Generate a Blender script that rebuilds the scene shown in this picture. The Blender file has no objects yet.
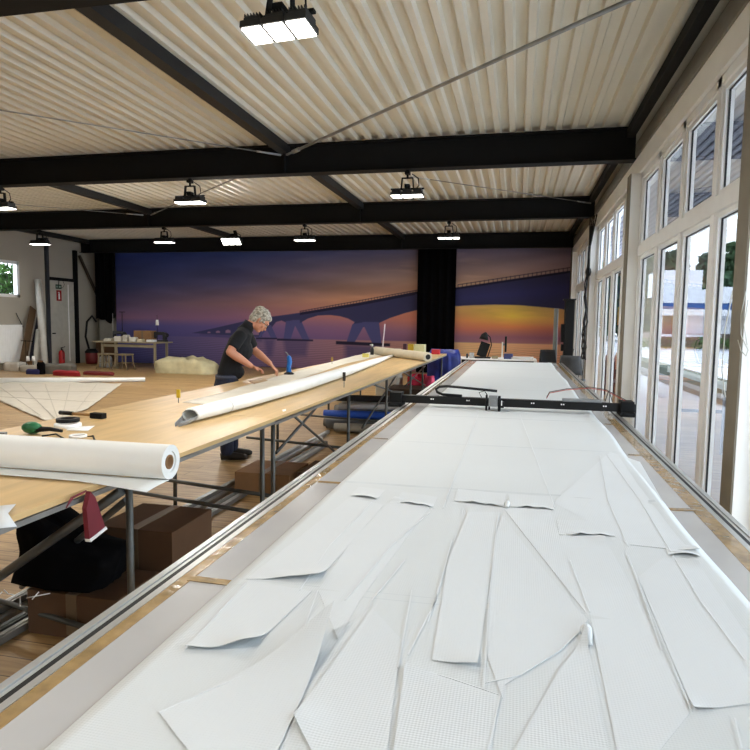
import bpy, bmesh, math, random
import numpy as np
from mathutils import Vector, Matrix
random.seed(7)
C = bpy.context.scene.collection
PI = math.pi
# ---------------------------------------------------------------- camera model
FPX, YAW, PITCH, ROLL, EYE = 624.355, -0.2240997, -0.0856485, 0.014595, 1.55
def cam_axes():
    cy, sy = math.cos(YAW), math.sin(YAW); cp, sp = math.cos(PITCH), math.sin(PITCH)
    F = Vector((sy*cp, cy*cp, sp)); R = Vector((cy, -sy, 0)); U = R.cross(F)
    cr, sr = math.cos(ROLL), math.sin(ROLL)
    return cr*R+sr*U, cr*U-sr*R, F
CR, CU, CF = cam_axes()
EP = Vector((0, 0, EYE))
def ray(x, y): return CR*((x-375)/FPX)-CU*((y-375)/FPX)+CF
def pz(x, y, z):
    r = ray(x, y); return EP+r*((z-EYE)/r.z)
def py(x, y, Y):
    r = ray(x, y); return EP+r*(Y/r.y)
def px(x, y, X):
    r = ray(x, y); return EP+r*(X/r.x)
def make_camera():
    cd = bpy.data.cameras.new('camera'); co = bpy.data.objects.new('camera', cd); C.objects.link(co)
    cd.sensor_fit = 'HORIZONTAL'; cd.sensor_width = 36; cd.lens = 36*FPX/750; cd.clip_start = .02; cd.clip_end = 400
    m = Matrix((CR, CU, -CF)).transposed().to_4x4(); m.translation = EP
    co.matrix_world = m; bpy.context.scene.camera = co
make_camera()
# ---------------------------------------------------------------- materials
def lin(c): return tuple(((v/255)/12.92 if v/255 <= .04045 else ((v/255+.055)/1.055)**2.4) for v in c)
MATS = {}
def mat(name, c, rough=.6, metal=0, var=.06, vs=6, bump=0, bs=60, spec=.5, alpha=None, coat=0, stretch=(1, 1, 1)):
    if name in MATS: return MATS[name]
    m = bpy.data.materials.new(name); m.use_nodes = True; nt = m.node_tree; N = nt.nodes; L = nt.links
    b = N['Principled BSDF']; col = lin(c)
    tc = N.new('ShaderNodeTexCoord'); mp = N.new('ShaderNodeMapping'); mp.inputs['Scale'].default_value = stretch
    L.new(tc.outputs['Object'], mp.inputs['Vector'])
    no = N.new('ShaderNodeTexNoise'); no.inputs['Scale'].default_value = vs; no.inputs['Detail'].default_value = 4
    L.new(mp.outputs[0], no.inputs['Vector'])
    rp = N.new('ShaderNodeValToRGB'); e = rp.color_ramp.elements
    e[0].position = .3; e[1].position = .7
    e[0].color = (*[max(0, v*(1-var*1.6)) for v in col], 1); e[1].color = (*[min(1, v*(1+var)) for v in col], 1)
    L.new(no.outputs['Fac'], rp.inputs['Fac']); L.new(rp.outputs['Color'], b.inputs['Base Color'])
    b.inputs['Roughness'].default_value = rough; b.inputs['Metallic'].default_value = metal
    b.inputs['Specular IOR Level'].default_value = spec
    if coat: b.inputs['Coat Weight'].default_value = coat
    if alpha is not None: b.inputs['Alpha'].default_value = alpha
    if bump:
        n2 = N.new('ShaderNodeTexNoise'); n2.inputs['Scale'].default_value = bs
        L.new(mp.outputs[0], n2.inputs['Vector'])
        bp = N.new('ShaderNodeBump'); bp.inputs['Strength'].default_value = bump; bp.inputs['Distance'].default_value = .01
        L.new(n2.outputs['Fac'], bp.inputs['Height']); L.new(bp.outputs['Normal'], b.inputs['Normal'])
    MATS[name] = m; return m
def emis(name, c, s):
    if name in MATS: return MATS[name]
    m = bpy.data.materials.new(name); m.use_nodes = True; nt = m.node_tree; nt.nodes.clear()
    e = nt.nodes.new('ShaderNodeEmission'); e.inputs[0].default_value = (*lin(c), 1); e.inputs[1].default_value = s
    o = nt.nodes.new('ShaderNodeOutputMaterial'); nt.links.new(e.outputs[0], o.inputs[0]); MATS[name] = m; return m
def glass_mat():
    m = bpy.data.materials.new('window_glass'); m.use_nodes = True; nt = m.node_tree; nt.nodes.clear()
    t = nt.nodes.new('ShaderNodeBsdfTransparent'); t.inputs[0].default_value = (.93, .96, .96, 1)
    g = nt.nodes.new('ShaderNodeBsdfGlossy'); g.inputs['Roughness'].default_value = .02
    f = nt.nodes.new('ShaderNodeFresnel'); f.inputs[0].default_value = 1.45
    n = nt.nodes.new('ShaderNodeMath'); n.operation = 'MULTIPLY'; n.inputs[1].default_value = .8
    mx = nt.nodes.new('ShaderNodeMixShader'); o = nt.nodes.new('ShaderNodeOutputMaterial')
    nt.links.new(f.outputs[0], n.inputs[0]); nt.links.new(n.outputs[0], mx.inputs[0]); nt.links.new(t.outputs[0], mx.inputs[1]); nt.links.new(g.outputs[0], mx.inputs[2]); nt.links.new(mx.outputs[0], o.inputs[0])
    return m
GLASS = glass_mat()
def plank_mat(name, c1, c2, cd, w, l, rough=.45, vert=False):
    m = bpy.data.materials.new(name); m.use_nodes = True; nt = m.node_tree; N = nt.nodes; L = nt.links; b = N['Principled BSDF']
    ge = N.new('ShaderNodeNewGeometry')
    br = N.new('ShaderNodeTexBrick'); br.inputs['Scale'].default_value = 1
    br.inputs['Brick Width'].default_value = l; br.inputs['Row Height'].default_value = w; br.inputs['Mortar Size'].default_value = .0035
    br.inputs['Mortar Smooth'].default_value = .3; br.inputs['Bias'].default_value = 0
    br.inputs['Color1'].default_value = (*lin(c1), 1); br.inputs['Color2'].default_value = (*lin(c2), 1); br.inputs['Mortar'].default_value = (*lin(cd), 1)
    L.new(ge.outputs['Position'], br.inputs['Vector'])
    mp = N.new('ShaderNodeMapping'); mp.inputs['Scale'].default_value = (1.2, 14, 1) if not vert else (14, 1.2, 1); L.new(ge.outputs['Position'], mp.inputs['Vector'])
    no = N.new('ShaderNodeTexNoise'); no.inputs['Scale'].default_value = 2.2; no.inputs['Detail'].default_value = 8; no.inputs['Distortion'].default_value = .6
    L.new(mp.outputs[0], no.inputs['Vector'])
    mx = N.new('ShaderNodeMix'); mx.data_type = 'RGBA'; mx.blend_type = 'MULTIPLY'; mx.inputs[0].default_value = .75
    rp = N.new('ShaderNodeValToRGB'); rp.color_ramp.elements[0].position = .32; rp.color_ramp.elements[0].color = (.5, .42, .33, 1); rp.color_ramp.elements[1].position = .62; rp.color_ramp.elements[1].color = (1, 1, 1, 1)
    L.new(no.outputs['Fac'], rp.inputs['Fac']); L.new(br.outputs['Color'], mx.inputs[6]); L.new(rp.outputs['Color'], mx.inputs[7])
    vo = N.new('ShaderNodeTexVoronoi'); vo.inputs['Scale'].default_value = 3.1; L.new(ge.outputs['Position'], vo.inputs['Vector'])
    r2 = N.new('ShaderNodeValToRGB'); r2.color_ramp.elements[0].position = .035; r2.color_ramp.elements[0].color = (.22, .14, .08, 1); r2.color_ramp.elements[1].position = .09; r2.color_ramp.elements[1].color = (1, 1, 1, 1)
    L.new(vo.outputs['Distance'], r2.inputs['Fac'])
    m2 = N.new('ShaderNodeMix'); m2.data_type = 'RGBA'; m2.blend_type = 'MULTIPLY'; m2.inputs[0].default_value = .8
    L.new(mx.outputs[2], m2.inputs[6]); L.new(r2.outputs['Color'], m2.inputs[7]); L.new(m2.outputs[2], b.inputs['Base Color'])
    b.inputs['Roughness'].default_value = rough
    MATS[name] = m; return m
FLOOR = plank_mat('floor_boards', (194, 162, 112), (178, 146, 98), (96, 74, 46), .135, 3.2)
def ply_mat():
    m = mat('plywood', (206, 174, 122), .42, var=.1, vs=3, stretch=(5, .5, 5)); return m
PLY = ply_mat()
def cloth_mat(name, c, rib=700, rough=.75, amt=.12, var=.015):
    m = mat(name, c, rough, var=var, vs=1.2); nt = m.node_tree; N = nt.nodes; L = nt.links; b = N['Principled BSDF']
    ge = N.new('ShaderNodeNewGeometry')
    w1 = N.new('ShaderNodeTexWave'); w1.bands_direction = 'X'; w1.inputs['Scale'].default_value = rib/6.283*.5; L.new(ge.outputs['Position'], w1.inputs['Vector'])
    w2 = N.new('ShaderNodeTexWave'); w2.bands_direction = 'Y'; w2.inputs['Scale'].default_value = rib/6.283*.5; L.new(ge.outputs['Position'], w2.inputs['Vector'])
    ad = N.new('ShaderNodeMath'); ad.operation = 'ADD'; L.new(w1.outputs['Fac'], ad.inputs[0]); L.new(w2.outputs['Fac'], ad.inputs[1])
    no = N.new('ShaderNodeTexNoise'); no.inputs['Scale'].default_value = 7; no.inputs['Detail'].default_value = 3; L.new(ge.outputs['Position'], no.inputs['Vector'])
    b1 = N.new('ShaderNodeBump'); b1.inputs['Strength'].default_value = amt; b1.inputs['Distance'].default_value = .002; L.new(ad.outputs[0], b1.inputs['Height'])
    b2 = N.new('ShaderNodeBump'); b2.inputs['Strength'].default_value = .25; b2.inputs['Distance'].default_value = .004; L.new(no.outputs['Fac'], b2.inputs['Height']); L.new(b1.outputs[0], b2.inputs['Normal'])
    L.new(b2.outputs[0], b.inputs['Normal']); return m
SAIL = cloth_mat('sailcloth', (208, 212, 213))
SAIL2 = cloth_mat('sailcloth_panel', (212, 216, 218))
SAILROLL = mat('sail_roll', (238, 239, 236), .6, var=.02, bump=.15, bs=9)
BLACKST = mat('black_steel', (13, 14, 15), .75, var=.15, spec=.25)
DARKST = mat('grey_steel_tube', (92, 94, 92), .42, .6, var=.12)
GALV = mat('galvanised', (150, 150, 146), .4, .7, var=.1)
ALU = mat('aluminium', (205, 207, 206), .3, .75, var=.04)
WHITEP = mat('white_paint', (242, 240, 234), .5, var=.03, vs=2)
WHITEF = mat('white_frame', (244, 244, 242), .35, var=.02)
DECKM = mat('roof_deck', (216, 211, 194), .5, var=.03, vs=1)
BLACKP = mat('black_plastic', (11, 12, 13), .55, var=.1, spec=.3)
BLACKC = mat('black_cloth', (7, 7, 9), .95, var=.2, bump=.3, bs=5, spec=.1)
GREYP = mat('grey_plastic', (128, 130, 130), .5)
TAPE = mat('brown_tape', (158, 130, 86), .22, var=.25, vs=16, bump=.5, bs=24, coat=.4)
FILM = mat('grey_film', (184, 183, 182), .22, var=.05, vs=3, bump=.12, bs=5, coat=.3)
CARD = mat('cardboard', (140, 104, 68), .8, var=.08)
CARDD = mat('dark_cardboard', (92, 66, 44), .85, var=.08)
SKIN = mat('skin', (196, 136, 108), .55, var=.06)
# ---------------------------------------------------------------- mesh builder
class MB:
    def __init__(s): s.v = []; s.f = []; s.m = []; s.cur = 0; s.sm = []; s.smooth = False
    def add(s, vs, fs):
        o = len(s.v); s.v += [tuple(v) for v in vs]
        for f in fs: s.f.append([i+o for i in f]); s.m.append(s.cur); s.sm.append(s.smooth)
        return s
    def box(s, a, b, M=None):
        x0, y0, z0 = a; x1, y1, z1 = b
        v = [(x0, y0, z0), (x1, y0, z0), (x1, y1, z0), (x0, y1, z0), (x0, y0, z1), (x1, y0, z1), (x1, y1, z1), (x0, y1, z1)]
        if M is not None: v = [M@Vector(p) for p in v]
        return s.add(v, [(0, 3, 2, 1), (4, 5, 6, 7), (0, 1, 5, 4), (1, 2, 6, 5), (2, 3, 7, 6), (3, 0, 4, 7)])
    def bar(s, p, q, w, h=None, up=Vector((0, 0, 1))):
        h = h or w; p = Vector(p); q = Vector(q); d = (q-p).normalized()
        if abs(d.dot(up)) > .98: up = Vector((0, 1, 0))
        a = d.cross(up).normalized(); u = a.cross(d).normalized()
        v = [c+a*sx*w/2+u*sz*h/2 for c in (p, q) for sx, sz in ((-1, -1), (1, -1), (1, 1), (-1, 1))]
        return s.add(v, [(3, 2, 1, 0), (4, 5, 6, 7), (0, 1, 5, 4), (1, 2, 6, 5), (2, 3, 7, 6), (3, 0, 4, 7)])
    def loft(s, pts, rads, n=12, ell=None, cap=True, up=Vector((0, 0, 1))):
        pts = [Vector(p) for p in pts]; V = []; k = len(pts)
        if not hasattr(rads, '__len__'): rads = [rads]*k
        pa = None
        for i, p in enumerate(pts):
            d = (pts[min(i+1, k-1)]-pts[max(i-1, 0)]).normalized()
            if pa is None:
                u0 = up if abs(d.dot(up)) < .95 else Vector((0, 1, 0))
                a = d.cross(u0).normalized()
            else: a = (pa-d*pa.dot(d)).normalized()
            pa = a; b = a.cross(d).normalized()
            r = rads[i]; ra, rb = (r if hasattr(r, '__len__') else (r, r*(ell or 1)))
            V += [p+a*math.cos(t*2*PI/n)*ra+b*math.sin(t*2*PI/n)*rb for t in range(n)]
        F = [(i*n+t, i*n+(t+1) % n, (i+1)*n+(t+1) % n, (i+1)*n+t) for i in range(k-1) for t in range(n)]
        o = s.smooth; s.smooth = True; s.add(V, F); s.smooth = o
        if cap:
            base = len(s.v)-len(V)
            s.f.append([base+t for t in range(n)][::-1]); s.f.append([base+(k-1)*n+t for t in range(n)]); s.m += [s.cur]*2; s.sm += [False]*2
        return s
    def cyl(s, p, q, r, n=12, r2=None): return s.loft([p, q], [r, r if r2 is None else r2], n)
    def ball(s, c, r, n=12, sc=(1, 1, 1), M=None):
        c = Vector(c); V = []; F = []; k = n//2
        for i in range(k+1):
            t = PI*i/k
            for j in range(n):
                a = 2*PI*j/n; q = Vector((math.sin(t)*math.cos(a)*sc[0], math.sin(t)*math.sin(a)*sc[1], math.cos(t)*sc[2]))*r
                V.append(c+(M@q if M else q))
        for i in range(k):
            for j in range(n): F.append((i*n+j, (i+1)*n+j, (i+1)*n+(j+1) % n, i*n+(j+1) % n))
        o = s.smooth; s.smooth = True; s.add(V, F); s.smooth = o; return s
    def lathe(s, c, prof, n=20, M=None):
        c = Vector(c); V = []
        for r, z in prof:
            for j in range(n):
                a = 2*PI*j/n; q = Vector((r*math.cos(a), r*math.sin(a), z)); V.append(c+(M@q if M else q))
        F = [(i*n+j, i*n+(j+1) % n, (i+1)*n+(j+1) % n, (i+1)*n+j) for i in range(len(prof)-1) for j in range(n)]
        o = s.smooth; s.smooth = True; s.add(V, F); s.smooth = o; return s
    def prism(s, poly, z0, z1):
        n = len(poly); V = [(p[0], p[1], z0) for p in poly]+[(p[0], p[1], z1) for p in poly]
        return s.add(V, [list(range(n))[::-1], list(range(n, 2*n))]+[(i, (i+1) % n, n+(i+1) % n, n+i) for i in range(n)])
    def build(s, name, m, parent=None, bevel=0, label=None):
        me = bpy.data.meshes.new(name); V = s.v; off = Vector((0, 0, 0))
        if parent is None and V:
            a = np.array(V); off = Vector(((a[:, 0].min()+a[:, 0].max())/2, (a[:, 1].min()+a[:, 1].max())/2, a[:, 2].min()))
            V = [tuple(Vector(v)-off) for v in V]
        me.from_pydata(V, [], s.f); ms = m if isinstance(m, (list, tuple)) else [m]
        for x in ms: me.materials.append(x)
        me.polygons.foreach_set('material_index', s.m); me.polygons.foreach_set('use_smooth', s.sm); me.update()
        o = bpy.data.objects.new(name, me); C.objects.link(o); o.location = off
        fixn(me)
        if bevel:
            b = o.modifiers.new('bevel', 'BEVEL'); b.width = bevel; b.segments = 2; b.limit_method = 'ANGLE'
        if parent is not None: attach(o, parent)
        if label: o['label'] = label
        return o
def fixn(me):
    bm = bmesh.new(); bm.from_mesh(me); bmesh.ops.remove_doubles(bm, verts=bm.verts, dist=1e-6); bmesh.ops.recalc_face_normals(bm, faces=bm.faces); bm.to_mesh(me); bm.free()
def wloc(o):
    v = Vector(o.location)
    return v
def attach(o, p):
    o.parent = p; o.matrix_parent_inverse = Matrix.Translation(-WL(p)) if p.parent is None else Matrix.Identity(4)
def WL(p):
    v = Vector((0, 0, 0)); q = p
    v = Vector(p.location)
    return v
def tag(o, label, cat, group=None, kind=None):
    o['label'] = label; o['category'] = cat
    if group: o['group'] = group
    if kind: o['kind'] = kind
    return o
def thing(name, label, cat, loc=(0, 0, 0), group=None):
    o = bpy.data.objects.new(name, None); C.objects.link(o); o.location = loc; o.empty_display_size = .1
    return tag(o, label, cat, group)
def struct(name, mb, m, parent=None, bevel=0):
    o = mb.build(name, m, parent, bevel)
    if parent is None: o['kind'] = 'structure'
    return o
def copy_tree(o, parent=None):
    c = o.copy(); C.objects.link(c)
    if parent is not None: c.parent = parent
    for ch in [q for q in bpy.data.objects if q.parent == o]: copy_tree(ch, c)
    return c
# ================================================================= SHELL
XL, XR, YB, YF, ZR = -14.5, 1.53, 19.4, -4.9, 4.13
struct('floor', MB().box((XL-.2, YF-.2, -.1), (XR+.2, YB+.2, 0)), FLOOR)
c = MB(); prof = []; x = XL-.1
while x < 1.75:
    prof += [(x, 0), (x+.065, 0), (x+.085, .05), (x+.18, .05)]; x += .2
V = [(a, YF, ZR+b) for a, b in prof]+[(a, YB, ZR+b) for a, b in prof]; n = len(prof)
c.add(V, [(i, i+1, n+i+1, n+i) for i in range(n-1)])
struct('ceiling', c, DECKM)
struct('roof', MB().box((XL-.3, YF-.3, 4.2), (XR+.35, YB+.3, 4.3)), mat('roof_top', (90, 90, 92)))
LW = mat('left_wall_panel', (176, 170, 156), .6, var=.03, vs=1)
w = MB(); wy0, wy1, wz0, wz1 = 14.3, 15.86, 2.1, 3.16
w.box((XL-.15, YF, 0), (XL, wy0, 4.2)).box((XL-.15, wy1, 0), (XL, YB, 4.2)).box((XL-.15, wy0, 0), (XL, wy1, wz0)).box((XL-.15, wy0, wz1), (XL, wy1, 4.2))
struct('wall_left', w, LW)
struct('wall_back', MB().box((XL, YB, 0), (XR+.1, YB+.15, 4.2)), mat('back_wall', (120, 116, 104)))
struct('wall_front', MB().box((XL, YF-.15, 0), (XR+.1, YF, 4.2)), WHITEP)
# right wall: sill, lintel band, trim, upper wall
w = MB(); w.box((1.55, YF, -.1), (1.7, YB, .01)).box((1.6, YF, 3.5), (1.75, YB, 4.2)).box((1.5, 18.25, 0), (1.7, YB, 3.8))
struct('wall_right', w, WHITEP)
struct('trim_1', MB().box((1.46, YF, 3.52), (1.6, YB, 3.76)), WHITEP)
GT = mat('grey_gutter', (120, 116, 106), .5)
struct('trim_2', MB().box((1.44, YF, 3.76), (1.6, YB, 3.83)).box((1.47, YF, 3.83), (1.6, YB, 4.0)), GT)
PIL = [(-4.75, -4.5), (-.2, .03), (4.33, 4.55), (8.87, 9.12), (13.45, 13.7), (18.02, 18.25)]
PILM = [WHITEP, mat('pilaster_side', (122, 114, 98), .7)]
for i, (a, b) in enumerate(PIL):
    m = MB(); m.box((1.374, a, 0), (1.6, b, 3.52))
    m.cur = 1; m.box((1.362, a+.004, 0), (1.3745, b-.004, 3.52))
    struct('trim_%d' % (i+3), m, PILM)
# windows of the glazed wall
GASK = mat('black_gasket', (22, 24, 26), .6)
wn = 0
for i in range(5):
    a, b = PIL[i][1], PIL[i+1][0]; wn += 1
    root = bpy.data.objects.new('window_%d' % wn, None); C.objects.link(root); root.location = (1.57, a, .01); root['kind'] = 'structure'
    f = MB(); q = (b-a)/4
    for k in range(5):
        yc = a+q*k; ww = .055
        f.box((1.50, max(a, yc-ww), .01), (1.60, min(b, yc+ww), 3.52))
    f.box((1.49, a, 2.45), (1.6, b, 2.58)).box((1.5, a, .01), (1.6, b, .04)).box((1.5, a, 3.44), (1.6, b, 3.52))
    f.build('window_frame', WHITEF, root, bevel=.004)
    for k in range(4):
        y0, y1 = a+q*k+.056, a+q*(k+1)-.056
        if k == 0: y0 = a+.055
        for z0, z1 in ((.04, 2.45), (2.58, 3.44)):
            s = MB(); t = .045
            s.box((1.52, y0, z0), (1.585, y0+t, z1)).box((1.52, y1-t, z0), (1.585, y1, z1)).box((1.52, y0+t, z0), (1.585, y1-t, z0+t)).box((1.52, y0+t, z1-t), (1.585, y1-t, z1))
            s.cur = 1; g = .008
            Y0, Y1, Z0, Z1 = y0+t, y1-t, z0+t, z1-t
            s.box((1.543, Y0, Z0), (1.556, Y0+g, Z1)).box((1.543, Y1-g, Z0), (1.556, Y1, Z1)).box((1.543, Y0, Z1-g), (1.556, Y1, Z1)).box((1.519, y0, z0), (1.522, y0+.005, z1))
            so = s.build('sash', [WHITEF, GASK], root)
            p = MB().add([(1.55, Y0, Z0), (1.55, Y1, Z0), (1.55, Y1, Z1), (1.55, Y0, Z1)], [(0, 1, 2, 3)]).build('pane', GLASS, so)
# left window
root = bpy.data.objects.new('window_6', None); C.objects.link(root); root.location = (XL, 15, 2.1); root['kind'] = 'structure'
f = MB(); t = .09
f.box((XL-.1, wy0, wz0), (XL+.03, wy0+t, wz1)).box((XL-.1, wy1-t, wz0), (XL+.03, wy1, wz1)).box((XL-.1, wy0, wz0), (XL+.03, wy1, wz0+t)).box((XL-.1, wy0, wz1-t), (XL+.03, wy1, wz1))
f.build('window_frame', WHITEF, root)
MB().add([(XL-.05, wy0, wz0), (XL-.05, wy1, wz0), (XL-.05, wy1, wz1), (XL-.05, wy0, wz1)], [(0, 1, 2, 3)]).build('pane', GLASS, root)
# ---------------- steel beams
def ibeam(mb, x0, x1, yc, z0, z1, fw=.2, tf=.018, tw=.012):
    mb.box((x0, yc-fw/2, z0), (x1, yc+fw/2, z0+tf)).box((x0, yc-fw/2, z1-tf), (x1, yc+fw/2, z1)).box((x0, yc-tw/2, z0+tf), (x1, yc+tw/2, z1-tf))
BY = [-.6, 3.88, 8.97, 13.5, 18.5]
tg = 1
bl = ['behind the camera', 'nearest to the camera at the top left of the photo', 'second from the camera with the two large hanging floodlights', 'third from the camera with five hanging floodlights', 'farthest, just above the sunset mural']
for yc, l in zip(BY, bl):
    m = MB(); ibeam(m, -14.4, 1.42, yc, 3.7, 4.12)
    for xs in (-14.0, -8.62, -3.45): m.box((xs-.006, yc-.09, 3.72), (xs+.006, yc+.09, 4.1))
    o = struct('roof_beam', m, BLACKST); o['label'] = 'black steel roof beam '+l
PX = [(-8.62, 'left of the hall middle'), (-3.45, 'left of the camera, meeting the bracing rods'), (-14.1, 'along the left wall')]
for xx, l in PX:
    m = MB().box((xx-.07, YF, 3.99), (xx+.07, YB, 4.12)); o = struct('roof_purlin', m, mat('purlin_steel', (34, 35, 35), .6, spec=.3)); o['label'] = 'dark steel purlin under the roof deck '+l
m = MB().box((1.30, YF, 4.0), (1.40, YB, 4.12)); o = struct('roof_purlin', m, BLACKST); o['label'] = 'black steel edge purlin above the window wall'
# left posts, lintel and wall brace
m = MB().box((XL, 16.92, 0), (XL+.08, 17.03, 4.0)); struct('wall_post', m, mat('blue_grey_steel', (52, 56, 62), .5))
m = MB().box((XL, 18.18, 0), (XL+.1, 18.31, 3.75)); struct('wall_post', m, BLACKST)
m = MB().box((XL, 17.03, 2.7), (XL+.1, 18.16, 2.8)); struct('wall_rail', m, BLACKST)
m = MB().bar((XL+.1, 18.4, 3.6), (XL+.1, 19.35, 2.2), .07); struct('wall_brace', m, mat('brace_brown', (60, 52, 44), .6))
# bracing rods
def rod(p, q, r, l):
    p = Vector(p); q = Vector(q); d = (q-p).normalized(); t = thing('bracing_rod', l, 'rod', p, 'diagonal bracing rods under the roof')
    MB().cyl(p+d*.3, q-d*.3, r, 8).build('rod', GALV, t)
    for a, s in ((p, 1), (q, -1)):
        m = MB(); m.cyl(a+d*s*.16, a+d*s*.34, r*1.5, 8); m.box((-.035, -.012, -.012), (.17, .012, .012), Matrix.Translation(a)@(d*s).to_track_quat('X', 'Z').to_matrix().to_4x4())
        m.build('clevis', ALU, t)
zr = 3.97
rod((-3.38, 8.86, zr), (1.36, 4.62, zr), .02, 'thick galvanised bracing rod from the purlin joint to the upper right of the photo')
rod((-3.52, 8.86, zr), (-8.5, 4.05, zr), .009, 'thin bracing rod crossing the ceiling at the upper left edge of the photo')
rod((-3.6, 9.1, zr), (-8.5, 13.38, zr), .012, 'bracing rod between second and third beams, rising right beside a hanging floodlight')
rod(pz(413, 177, zr), (1.3, 13.36, zr), .008, 'thin bracing rod behind the second beam near the window wall')
rod((-13.9, 9.15, zr), (-8.75, 13.38, zr), .008, 'thin bracing rod between second and third beams at the left edge')
# ================================================================= MURAL
def mural():
    X0, X1, Z0, Z1, YM = -13.47, 1.40, 0.02, 3.74, 19.0
    nx, nz = 900, 232
    xs = np.linspace(X0, X1, nx); zs = np.linspace(Z0, Z1, nz); GX, GZ = np.meshgrid(xs, zs)
    def P(x, y): v = py(x, y, YM); return (v.x, v.z)
    def smooth(a, b, v): t = np.clip((v-a)/(b-a), 0, 1); return t*t*(3-2*t)
    # sky columns: (X, [(Z, colour)...])
    cols = [(-13.5, [(3.74, (24, 34, 84)), (2.7, (38, 42, 80)), (1.9, (74, 56, 84)), (1.55, (100, 66, 92)), (1.3, (58, 54, 104)), (.98, (50, 48, 98))]),
            (-9, [(3.74, (40, 50, 100)), (2.7, (66, 58, 88)), (2.05, (116, 78, 84)), (1.6, (112, 70, 96)), (1.3, (78, 60, 108)), (.98, (70, 56, 100))]),
            (-5.5, [(3.74, (64, 64, 104)), (2.8, (112, 86, 88)), (2.2, (160, 106, 82)), (1.7, (150, 88, 84)), (1.35, (112, 70, 100)), (.98, (92, 62, 100))]),
            (-3, [(3.74, (84, 76, 108)), (2.8, (150, 112, 96)), (2.0, (176, 104, 78)), (1.6, (176, 96, 80)), (1.25, (128, 78, 98)), (.98, (104, 66, 92))]),
            (-1.5, [(3.74, (96, 82, 108)), (2.8, (160, 118, 100)), (1.9, (196, 138, 66)), (1.62, (206, 122, 62)), (1.35, (184, 92, 72)), (1.12, (130, 78, 96)), (.98, (130, 84, 96))]),
            (-.2, [(3.74, (96, 84, 110)), (2.8, (166, 120, 100)), (2.1, (208, 158, 66)), (1.75, (214, 168, 48)), (1.45, (206, 110, 58)), (1.15, (140, 78, 92)), (.98, (150, 92, 96))]),
            (1.5, [(3.74, (92, 80, 108)), (2.8, (150, 108, 104)), (2.0, (184, 136, 90)), (1.6, (190, 126, 78)), (1.35, (168, 84, 84)), (1.12, (128, 72, 96)), (.98, (150, 90, 92))])]
    cx = [c[0] for c in cols]; tab = np.zeros((len(cols), nz, 3))
    for i, (_, st) in enumerate(cols):
        st = sorted(st); z = [a[0] for a in st]
        for k in range(3): tab[i, :, k] = np.interp(zs, z, [a[1][k] for a in st])
    img = np.zeros((nz, nx, 3))
    for k in range(3):
        for j in range(nz): img[j, :, k] = np.interp(xs, cx, tab[:, j, k])
    rs = np.random.RandomState(3)
    def fbm(fx, fz):
        o = np.zeros_like(GX)
        for i in range(9):
            a = 1.6**(i*.5); ph = rs.rand(4)*6.28
            o += np.sin(GX*fx*a+ph[0]+1.6*np.sin(GZ*fz*.7*a+ph[1]))*np.sin(GZ*fz*a+ph[2]+.9*np.sin(GX*fx*1.3*a+ph[3]))/a
        return o
    cl = fbm(.55, 3.0); img *= (1+.055*cl*smooth(1.2, 2.6, GZ))[..., None]
    cl2 = smooth(.4, 1.4, fbm(.8, 5.5))*smooth(1.25, 1.9, GZ)
    img += (cl2*12)[..., None]*np.array([1, .7, .3])*smooth(-9, -3, GX)[..., None]
    # water
    zh = .955
    wcol = [(-13.5, (52, 50, 96), (44, 44, 88)), (-9, (86, 64, 98), (70, 54, 86)), (-5, (130, 84, 88), (104, 66, 80)), (-3, (158, 104, 92), (120, 76, 78)), (-1.5, (204, 150, 96), (180, 120, 84)), (.2, (210, 144, 100), (190, 120, 90)), (1.5, (196, 134, 104), (170, 110, 92))]
    t = np.clip((zh-GZ)/.9, 0, 1)[..., None]
    top = np.stack([np.interp(xs, [a[0] for a in wcol], [a[1][k] for a in wcol]) for k in range(3)], -1)[None]
    bot = np.stack([np.interp(xs, [a[0] for a in wcol], [a[2][k] for a in wcol]) for k in range(3)], -1)[None]
    wat = top*(1-t)+bot*t
    rip = np.sin(GZ*95+3*np.sin(GX*1.7)+2*np.sin(GX*4.1+GZ*9))*.5+np.sin(GZ*160+2*np.sin(GX*2.9+1))*.5
    wat = wat*(1+.17*rip[..., None]*np.clip(t*3, 0, 1))
    wm = smooth(zh+.01, zh-.01, GZ)[..., None]; img = img*(1-wm)+wat*wm
    pxw = .012
    def poly(pts, col, a=1, soft=pxw):
        nonlocal img
        pts = [P(*p) for p in pts]; n = len(pts); inside = np.zeros_like(GX, bool); d = np.full_like(GX, 9.)
        xa = [p[0] for p in pts]; za = [p[1] for p in pts]
        sel = (GX > min(xa)-.1) & (GX < max(xa)+.1) & (GZ > min(za)-.1) & (GZ < max(za)+.1)
        gx = GX[sel]; gz = GZ[sel]; ins = np.zeros_like(gx, bool); dd = np.full_like(gx, 9.)
        for i in range(n):
            x1, z1 = pts[i]; x2, z2 = pts[(i+1) % n]
            cnd = ((z1 > gz) != (z2 > gz)); xi = (x2-x1)*(gz-z1)/((z2-z1) if z2 != z1 else 1e-9)+x1
            ins ^= cnd & (gx < xi)
            L2 = (x2-x1)**2+(z2-z1)**2+1e-12; tt = np.clip(((gx-x1)*(x2-x1)+(gz-z1)*(z2-z1))/L2, 0, 1)
            dd = np.minimum(dd, np.hypot(gx-x1-tt*(x2-x1), gz-z1-tt*(z2-z1)))
        sd = np.where(ins, dd, -dd); al = np.clip(sd/soft*.5+.5, 0, 1)*a
        img[sel] = img[sel]*(1-al[:, None])+np.array(col)*al[:, None]
    # reflections
    RF = (46, 40, 78)
    for x0, x1 in ((283, 309), (264, 275)): poly([(x0, 339), (x1, 339), (x1-3, 356), (x0+3, 356)], RF, .55, .08)
    poly([(345, 344), (384, 346), (384, 366), (345, 366)], RF, .7, .1)
    poly([(200, 333), (262, 339), (262, 342), (200, 335)], RF, .5, .04)
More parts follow.
